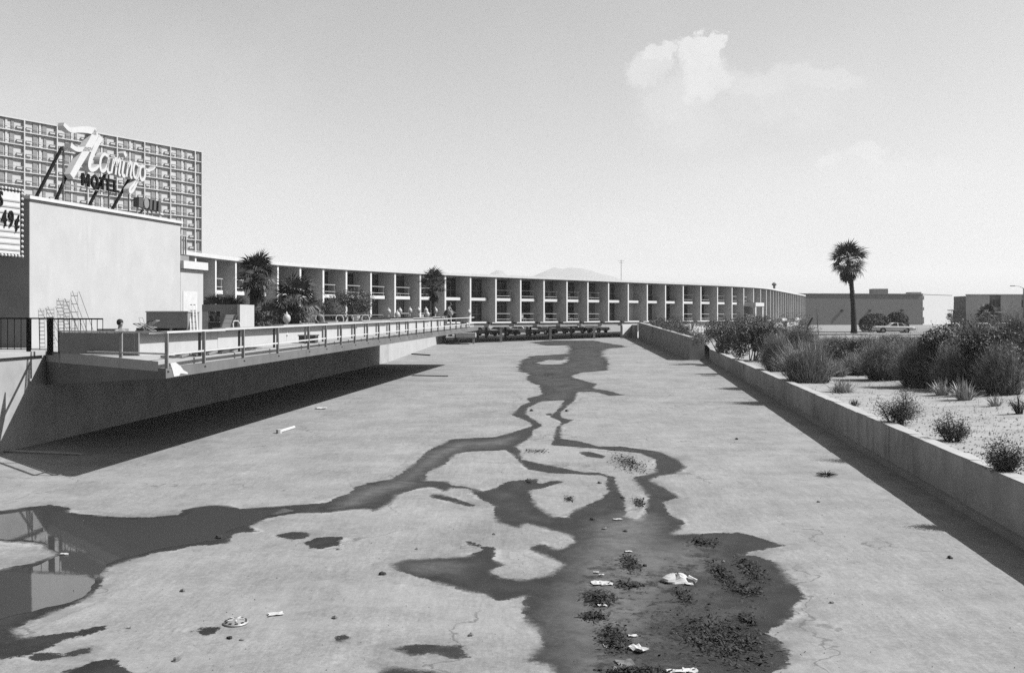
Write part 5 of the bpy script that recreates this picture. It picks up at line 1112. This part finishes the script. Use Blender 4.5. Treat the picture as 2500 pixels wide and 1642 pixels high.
# kerb line in the parking lot
kb = MB().box(P(1960, 0, 141).x, P(2150, 0, 141).x, 143.5, 143.75, 2.5, 2.72).build('kerb', M['conc_light']); struct(kb)
kb = MB().box(P(1900, 0, 125).x, P(2130, 0, 125).x, 126.6, 126.9, 2.4, 2.68).build('kerb', M['conc_light']); struct(kb)

# ------------------------------------------------------------------ cars: sixties saloon
def car(loc, rz, body_m, roof_m, label, detail=True, group=None):
    t = empty('parked_car', loc); tag(t, label, 'car', group); Mx = Matrix.Translation(loc) @ Matrix.Rotation(rz, 4, 'Z')
    sec = [(-2.7,.55,.62,.42),(-2.62,.82,.86,.36),(-2.2,.9,.93,.3),(-1.75,.93,.95,.28),(-1.2,.95,.95,.28),(0,.97,.94,.27),(1.1,.97,.93,.28),(1.8,.95,.9,.3),(2.4,.92,.86,.33),(2.66,.86,.8,.4),(2.72,.7,.62,.45)]
    V = []; fs = []
    for (x, hw_, zt2, zb) in sec:
        V += [(x, -hw_*.92, zb), (x, -hw_, zb+.22), (x, -hw_, zt2-.14), (x, -hw_*.93, zt2), (x, hw_*.93, zt2), (x, hw_, zt2-.14), (x, hw_, zb+.22), (x, hw_*.92, zb)]
    n = len(sec)
    for i in range(n-1):
        for k in range(8): fs.append((i*8+k, (i+1)*8+k, (i+1)*8+(k+1) % 8, i*8+(k+1) % 8))
    fs += [tuple(range(8)), tuple(range((n-1)*8+7, (n-1)*8-1, -1))]
    bo = MB().add([Mx @ Vector(v) for v in V], fs).build('body', body_m, t)
    # front is at -x: long bonnet, cabin set back
    gh = [(-.95,.8,.92),(-.35,.66,1.3),(0.0,.64,1.36),(.75,.64,1.36),(1.15,.66,1.28),(1.75,.78,.9)]
    def shell(g, grow=0.0): 
        V = []; fs = []
        for (x, w, z) in g: V += [(x, -w-grow, z+grow), (x, w+grow, z+grow), (x, -.84, .9), (x, .84, .9)]
        for i in range(len(g)-1):
            a, b = i*4, (i+1)*4; fs += [(a, a+1, b+1, b), (a+2, a, b, b+2), (a+1, a+3, b+3, b+1)]
        return MB().add([Mx @ Vector(v) for v in V], fs)
    gl = shell(gh).build('glasshouse', M['glass'], t)
    V = [(x, s*(w+.02), z+.02) for (x, w, z) in gh[1:5] for s in (-1, 1)]; V += [(v[0], v[1], v[2]+.035) for v in V]
    fs = []
    for i in range(3): a = i*2; fs += [(a, a+2, a+3, a+1), (8+a, 8+a+1, 8+a+3, 8+a+2), (a, 8+a, 8+a+2, a+2), (a+1, a+3, 8+a+3, 8+a+1)]
    fs += [(0, 1, 9, 8), (6, 14, 15, 7)]
    MB().add([Mx @ Vector(v) for v in V], fs).build('roof', roof_m, t)
    for s in (-1, 1):
        for (xa, za, wa, xb, zb_, wb_) in ((-.95,.92,.83,-.35,1.31,.68),(.35,.92,.85,.35,1.36,.66),(1.75,.9,.82,1.12,1.3,.68),(1.3,.92,.845,1.0,1.32,.67)): MB().bar(Mx @ Vector((xa, s*wa, za)), Mx @ Vector((xb, s*wb_, zb_)), .07, .05).build('pillar', roof_m, t)
    for xw in (-1.75, 1.5):
        for s in (-1, 1):
            c = Mx @ Vector((xw, s*.83, .34)); ax_ = (Mx.to_3x3() @ Vector((0, 1, 0)))
            def disc(r, h0, h1, m_, nm, par): 
                u = Mx.to_3x3() @ Vector((1, 0, 0)); z = Vector((0, 0, 1)); q = 14; V = []
                for hh in (h0, h1): V += [c+ax_*hh*s+u*r*math.cos(2*math.pi*k/q)+z*r*math.sin(2*math.pi*k/q) for k in range(q)]
                return MB().add(V, [tuple(range(q)), tuple(range(2*q-1, q-1, -1))]+[(k, (k+1) % q, q+(k+1) % q, q+k) for k in range(q)]).build(nm, m_, par)
            w_ = disc(.34, -.1, .13, M['rubber'], 'wheel', t); disc(.2, .131, .15, M['chrome'], 'hubcap', w_)
            disc(.42, .05, .125, M['black'], 'wheel_arch', t)
    for x_, nm in ((-2.74, 'front_bumper'), (2.74, 'rear_bumper')): MB().box(x_-.06, x_+.06, -.9, .9, .42, .56, Mx).build(nm, M['chrome'], t)
    for s in (-1, 1):
        MB().box(-2.73, -2.6, s*.62-.16, s*.62+.16, .6, .76, Mx).build('headlight', M['white'], t); MB().box(2.62, 2.73, s*.68-.14, s*.68+.14, .6, .72, Mx).build('tail_light', M['darkgrey'], t)
        MB().bar(Mx @ Vector((-2.5, s*.975, .68)), Mx @ Vector((2.5, s*.975, .66)), .02, .03).build('side_trim', M['chrome'], t)
    return t
cc = P(2185, 0, 140); car((cc.x, 140.5, 2.57), R(-3), M['carpaint'], M['carroof'], 'pale two-door saloon parked side-on before the clipped bushes')
cars_r = ((2325, 134, 75, 'carpaint_m', 'grey car half hidden by brush, left of the three at right'), (2400, 136, 80, 'carpaint', 'pale car half hidden by brush, middle of the three at right'), (2455, 138, 95, 'carroof', 'white car half hidden by brush, rightmost of the three at right'))
for (px, Y, rz, m_, lb_) in cars_r: cc = P(px, 0, Y); car((cc.x, Y, 2.57), R(rz), M[m_], M['carroof'], lb_)
und = ['first', 'second', 'third', 'fourth', 'fifth', 'sixth', 'seventh', 'eighth']
for k in range(8):
    Y = 143+k*2.9; X = -7.5+k*3.05; car((X, Y+4.5, fz(Y+4.5)+.01), R(90+48+(k*37 % 7-3)), M[('carpaint_d', 'carpaint_m', 'carpaint_d', 'carpaint')[k % 4]], M[('carroof', 'carpaint_m', 'carpaint_d')[k % 3]], und[k]+' car from the left in the row parked beyond the motel underpass', True, 'cars parked beyond the underpass')

# ------------------------------------------------------------------ litter on the channel floor
rl = random.Random(21)
def scrap(px, py, w, d, label, m='paper', rz=0, crum=.02):
    c = FP(px, py, .012); mb = MB(); nx_, ny_ = 5, 4; V = []
    for j in range(ny_):
        for i in range(nx_):
            q = Matrix.Rotation(rz, 3, 'Z') @ Vector(((i/(nx_-1)-.5)*w+rl.uniform(-.1, .1)*w, (j/(ny_-1)-.5)*d+rl.uniform(-.1, .1)*d, rl.random()*crum)); V.append(c+q+Vector((0, 0, SLOPE*q.y)))
    V2 = [v-Vector((0, 0, .006)) for v in V]; n = nx_*ny_
    fs = [(j*nx_+i, j*nx_+i+1, (j+1)*nx_+i+1, (j+1)*nx_+i) for j in range(ny_-1) for i in range(nx_-1)]; fs += [tuple(n+k for k in f[::-1]) for f in fs]
    o = mb.add(V+V2, fs).build('paper_scrap', M[m]); tag(o, label, 'litter', 'paper scraps on the wet channel floor'); return o
bagc = FP(1652, 1418, .0); mb = MB(); V = []; nu, nv = 14, 7
for j in range(nv):
    for i in range(nu):
        a = 2*math.pi*i/nu; f = j/(nv-1); r = math.cos(f*1.5)*(1+.35*mnoise.noise(Vector((math.cos(a)*1.5, math.sin(a)*1.5, f*2)))); V.append(bagc+Vector((math.cos(a)*r*.26, math.sin(a)*r*.2, .005+math.sin(f*1.5)*.13*(1+.5*mnoise.noise(Vector((math.cos(a)*2, math.sin(a)*2, 7)))))))
mb.add(V, [(j*nu+i, j*nu+(i+1) % nu, (j+1)*nu+(i+1) % nu, (j+1)*nu+i) for j in range(nv-1) for i in range(nu)]+[tuple((nv-1)*nu+i for i in range(nu))])
o = mb.build('plastic_bag', M['paper']); tag(o, 'crumpled white plastic bag on the wet mud', 'bag'); MB().tube([bagc+Vector((.2, -.05, .08)), bagc+Vector((.28, -.08, .06)), bagc+Vector((.33, -.12, .03))], [.05, .03, .045], 6).build('bag_handle', M['paper'], o)
scrap(1460, 1424, .2, .22, 'left of two flat white sheets lying side by side', rz=.3); scrap(1479, 1425, .2, .22, 'right of two flat white sheets lying side by side', rz=.2)
scrap(1682, 1426, .14, .12, 'small white scrap beside the plastic bag'); scrap(1562, 1587, .2, .26, 'folded white card near the bottom edge', rz=.7, crum=.06); scrap(1470, 1479, .15, .08, 'narrow white scrap below the twig heap'); scrap(1527, 1621, .26, .3, 'grey torn carton piece near the bottom edge', 'stone', .1)
scrap(1508, 1268, .2, .1, 'pale scrap where the two wet channels join'); scrap(1535, 1347, .14, .1, 'pale fragment above the leaf heap'); scrap(1456, 1398, .09, .06, 'tiny pale scrap above the two white sheets'); scrap(1469, 1404, .1, .06, 'small white scrap just above the two white sheets'); scrap(1544, 1553, .14, .08, 'thin scrap among leaf litter near the bottom')
scrap(672, 1500, .22, .14, 'torn pale wrapper right of the hub cap', rz=.4); scrap(158, 1353, .18, .08, 'pale fragment at the tip of the left dry patch'); scrap(785, 998, .5, .3, 'white wrapper at the edge of the deck shadow', crum=.08); scrap(1685, 1638, .2, .16, 'white scrap cut by the bottom edge'); scrap(1650, 1640, .3, .12, 'pale strip cut by the bottom edge')
# hub cap
hc = FP(576, 1521, .004); Rs = Matrix.Translation(hc) @ Matrix.Rotation(math.atan(SLOPE), 4, 'X')
def lat(prof, nm, m_, par=None): me = MB().lathe(prof, n=28).mesh(nm); me.transform(Rs); return link(nm, me, m_, par, True)
hub = lat([(.19, 0), (.195, .012), (.185, .03), (.15, .034), (.12, .055), (.06, .06), (.03, .075), (.004, .078)], 'hub_cap', M['chrome']); tag(hub, 'round chrome hub cap lying on the dry concrete', 'hub cap')
M['alu'] = mat('worn_aluminium', .55, .1, 9, .45, metal=.4); hub.data.materials[0] = M['alu']
for k in range(10):
    a = 2*math.pi*k/10; me = MB().box(.135, .172, -.022, .022, .033, .043).mesh('slot'); me.transform(Rs @ Matrix.Rotation(a, 4, 'Z')); link('slot', me, M['black'], hub)
for k in range(5):
    a = 2*math.pi*k/5; me = MB().box(.03, .13, -.01, .01, .06, .07).mesh('spoke'); me.transform(Rs @ Matrix.Rotation(a, 4, 'Z')); link('spoke', me, M['white'], hub)
# pipes and sticks
def stick(px0, py0, px1, py1, r, m_, nm, label, cat): o = MB().tube([FP(px0, py0, r), FP(px1, py1, r)], r, 7).build(nm, M[m_]); tag(o, label, cat); return o
stick(10, 1103, 197, 1111, .045, 'lightgrey', 'pipe', 'long pale pipe lying at the near end of the deck shadow', 'pipe')
pst = stick(682, 1057, 718, 1046, .06, 'offwhite', 'short_post', 'short pale post lying on the dry floor right of the deck shadow', 'post'); q = FP(681, 1057, .07); MB().lathe([(.11, -.07), (.11, .08)], q, 8).build('post_cap', M['paper'], pst)
stick(1095, 919, 1005, 917, .05, 'lightgrey', 'pipe', 'thin pale pipe inside the far end of the deck shadow', 'pipe')
stick(1005, 865, 1050, 868, .06, 'twig', 'stick', 'dark stick lying below the sunlit wall', 'stick')
# the string near the bottom
wr2 = [FP(1472+q*4.2, 1573+9*math.sin(q*.42)+3*math.sin(q*1.3), .012) for q in range(8)]
o = MB().tube(wr2, .006, 5).build('string', M['paper']); tag(o, 'curl of white string on the mud near the bottom', 'string')
# stones
SP = [(935,1402,.09,'dark stone left of the finger-shaped damp patch'),(1150,1550,.06,'stone above the long damp spot near the bottom'),(446,1437+5,.07,'stone on the dry floor above the hub cap'),(560,1558,.06,'dark stone below the hub cap'),(430,1612,.08,'larger dark stone near the bottom left'),(817,1508,.06,'stone on the dry floor in the lower middle'),(1446,1268,.08,'stone where the wet channels join'),(1476,1291,.08,'second stone below the junction of the wet channels'),(1464,1179,.09,'dark stone on the dry island'),(1526,1297,.06,'small stone right of the wet junction'),(1520,1214,.08,'small dark stone at the edge of the upper stream'),(1385,1004,.14,'dark stone between the two narrow streams'),(1297,1000+3,.12,'small stone at the left narrow stream'),(2030,1471,.05,'small stone on the dry floor at right'),(1998,1225,.06,'pale stone below the dark weed'),(535,1313,.1,'stone at the edge of the left puddle'),(826,1341,.05,'pebble under the oval damp spot'),(1018,1340,.05,'pebble above the finger-shaped damp patch'),(1798,1072,.08,'pebble near the right wall'),(1206,1304,.05,'pebble left of the main wet area'),(1500,1642-8,.07,'dark stone at the bottom edge'),(2320,1362,.08,'stone near the wall shadow at right'),(590,1566-4,.04,'pale pebble below the hub cap'),(1766,1371,.06,'dark stone in the mud'),(1575,1381,.06,'dark pebble left of the plastic bag')]
for k, (px, py, r, lb_) in enumerate(SP):
    r *= .72; c = FP(px, py, 0); me = MB().lathe([(r*.3, -.2*r), (r*.9, .1*r), (r, .45*r), (r*.7, .9*r), (r*.2, 1.1*r)], n=6).mesh('stone')
    for v in me.vertices: v.co *= 1+.55*mnoise.noise(v.co*9/r*.12+Vector((k*3.1, 0, 0)))
    me.transform(Matrix.Translation(c) @ Matrix.Rotation(k, 4, 'Z') @ Matrix.Diagonal((1.2, .9, .8, 1))); o = link('stone', me, M['stone'] if k % 3 else M['debris'], None, False); tag(o, lb_, 'stone', 'stones on the channel floor')
# gravel grains everywhere (uncountable)
mb = MB()
for k in range(1800):
    Y = 12+rl.random()**1.6*60; X = rl.uniform(wl(Y) if Y > 30 else -.56*Y, min(wr(Y), .56*Y)); s = rl.uniform(.004, .013)*(1+Y*.014); c = Vector((X, Y, fz(Y)+s*.3)); d = [Vector((rl.gauss(0, 1), rl.gauss(0, 1), rl.gauss(0, .6))).normalized()*s for _ in range(4)]
    mb.add([c+d[0], c+d[1], c+d[2], c+Vector((0, 0, s))], [(0, 1, 3), (1, 2, 3), (2, 0, 3), (0, 2, 1)])
stuff(mb.build('gravel', M['stone']), 'loose grit scattered over the channel floor', 'gravel')
mb = MB()
for k in range(5200):
    px = rl.uniform(1900, 2560); py = rl.uniform(905, 1250)
    Y = (EYE-1.65)*F/(py-HZ); X = (px-1250)*Y/F
    if X < wr(Y)+.35: continue
    s = rl.uniform(.012, .045); z = gz(X, Y); c = Vector((X, Y, z+s*.2)); d = [Vector((rl.gauss(0, 1), rl.gauss(0, 1), 0)).normalized()*s for _ in range(3)]
    mb.add([c+d[0], c+d[1], c+d[2], c+Vector((0, 0, s))], [(0, 1, 3), (1, 2, 3), (2, 0, 3)])
stuff(mb.build('bank_gravel', M['conc']), 'pebbles strewn over the sandy bank', 'gravel')
# leaf litter heaps in the mud
def heap(px, py, wpx, hpx, n, label, seed):
    rn = random.Random(seed); c0_ = FP(px, py); s = c0_.y/F; dY = hpx*c0_.y*c0_.y/(F*EYE); mb = MB()
    for k in range(int(n*2.2)):
        x = rn.gauss(0, .25)*wpx*s; y = rn.gauss(0, .25)*dY; c = Vector((c0_.x+x, c0_.y+y, fz(c0_.y+y)+rn.random()*.05)); a = rn.uniform(0, 6.28); l = rn.uniform(.012, .05); w_ = l*rn.uniform(.2, .6)
        u = Vector((math.cos(a), math.sin(a), rn.gauss(0, .4)))*l; v = Vector((-math.sin(a), math.cos(a), rn.gauss(0, .4)))*w_; mb.add([c-u, c-v, c+u, c+v], [(0, 1, 2, 3)])
    o = mb.build('leaf_litter', M['debris']); stuff(o, label, 'leaf litter'); return o
for k, a in enumerate([(1540,1375,45,40,240,'dark leaf litter clump above the white sheets'),(1462,1462,70,36,340,'dark leaf and twig heap below the two white sheets'),(1535,1430,60,14,140,'thin line of dark leaves beside the two white sheets'),(1452,1505,60,24,180,'twiggy dark debris at the left of the mud'),(1500,1560,70,60,380,'dark leaf litter around the white string'),(1670,1455,40,40,160,'leaf litter below the plastic bag'),(1760,1400,50,60,260,'dark leaf litter right of the plastic bag'),(1830,1390,60,60,260,'leaf litter near the right shore of the mud'),(1760,1560,200,110,900,'broad scatter of dark leaves over the lower mud'),(1825,1512,34,26,160,'dense dark clump of leaves, lower right of the mud'),(1560,1228,26,22,110,'small dark clump on the pale damp tongue'),(1535,1130,70,46,420,'leaf litter on the upper pale island'),(1560,1640,150,20,300,'leaf litter line at the bottom edge'),(1720,1325,70,22,200,'leaf litter on the upper right lobe of mud'),(1390,1219,20,12,60,'small dark litter on the dry island'),(1820,1440,70,30,220,'leaf litter near the middle right of the mud'),(1290,1175,20,10,40,'litter at the shore of the upper stream'),(1310,1102,60,10,90,'litter line between the narrow streams'),(1430,850,120,12,300,'dark debris in the far pool before the underpass'),(1350,915,50,10,160,'dark weed in the far pool')]): heap(*a, 100+k)
ml = MB(); rm_ = random.Random(55)
for k in range(420):                            # low lumps of silt in the mud
    px = rm_.gauss(1720, 130); py = rm_.gauss(1530, 90)
    if not (1420 < px < 1900 and 1360 < py < 1700): continue
    c = FP(px, py, -.004); r_ = rm_.uniform(.02, .09)**1.1; a0 = rm_.random()*6; n_ = 7
    V = [c+Vector((math.cos(a0+2*math.pi*q/n_)*r_*rm_.uniform(.6, 1.3), math.sin(a0+2*math.pi*q/n_)*r_*.7*rm_.uniform(.6, 1.3), 0)) for q in range(n_)]+[c+Vector((0, 0, r_*rm_.uniform(.2, .5)))]
    ml.add(V, [(q, (q+1) % n_, n_) for q in range(n_)])
stuff(ml.build('mud_lumps', M['debris']), 'lumps of dark silt in the wet mud', 'mud')
wd = empty('tumbled_weed', tuple(FP(2018, 1162))); tag(wd, 'small dark dried weed lying alone on the floor at right', 'weed')
c = FP(2018, 1162); rn = random.Random(77); mb = MB()
for k in range(70): a = rn.uniform(0, 6.28); l = rn.uniform(.08, .36); e_ = c+Vector((math.cos(a)*l, math.sin(a)*l*.8, rn.uniform(.02, .2)*(1.2-l*2))); mb.tube([c+Vector((0, 0, .05)), e_], [.012, .004], 4, False)
stuff(mb.build('twigs', M['debris'], wd))
# distant hills and the hazy air
hm_ = MB(); prof = [(1150,690),(1190,672),(1212,659),(1226,661),(1245,678),(1285,690),(1305,672),(1330,662),(1352,652),(1372,656),(1392,653),(1420,655),(1445,661),(1462,667),(1490,673),(1515,681),(1540,688),(1620,694),(1700,702)]
Dh = 6000; V = []; n = len(prof)
for (x, y) in prof: q = P(x, y, Dh); V += [(q.x, Dh-700, 0), (q.x+40*math.sin(x), Dh-300, q.z*.45), (q.x, Dh, q.z), (q.x, Dh+900, 0)]
fs = [(i*4+k, (i+1)*4+k, (i+1)*4+k+1, i*4+k+1) for i in range(n-1) for k in range(3)]
struct(hm_.add(V, fs).build('hills', M['rock'], None, True))
if HAZE:
    hz = MB().box(-9500, 9500, -60, 9600, -3, 420).build('haze', None); hz['kind'] = 'stuff'
    m = bpy.data.materials.new('haze'); m.use_nodes = True; nt = m.node_tree; nt.nodes.clear(); o_ = nt.nodes.new('ShaderNodeOutputMaterial'); v_ = nt.nodes.new('ShaderNodeVolumePrincipled')
    v_.inputs['Color'].default_value = (.95, .95, .95, 1); v_.inputs['Density'].default_value = HAZE; v_.inputs['Anisotropy'].default_value = 0.0; nt.links.new(v_.outputs[0], o_.inputs['Volume']); hz.data.materials.append(m)
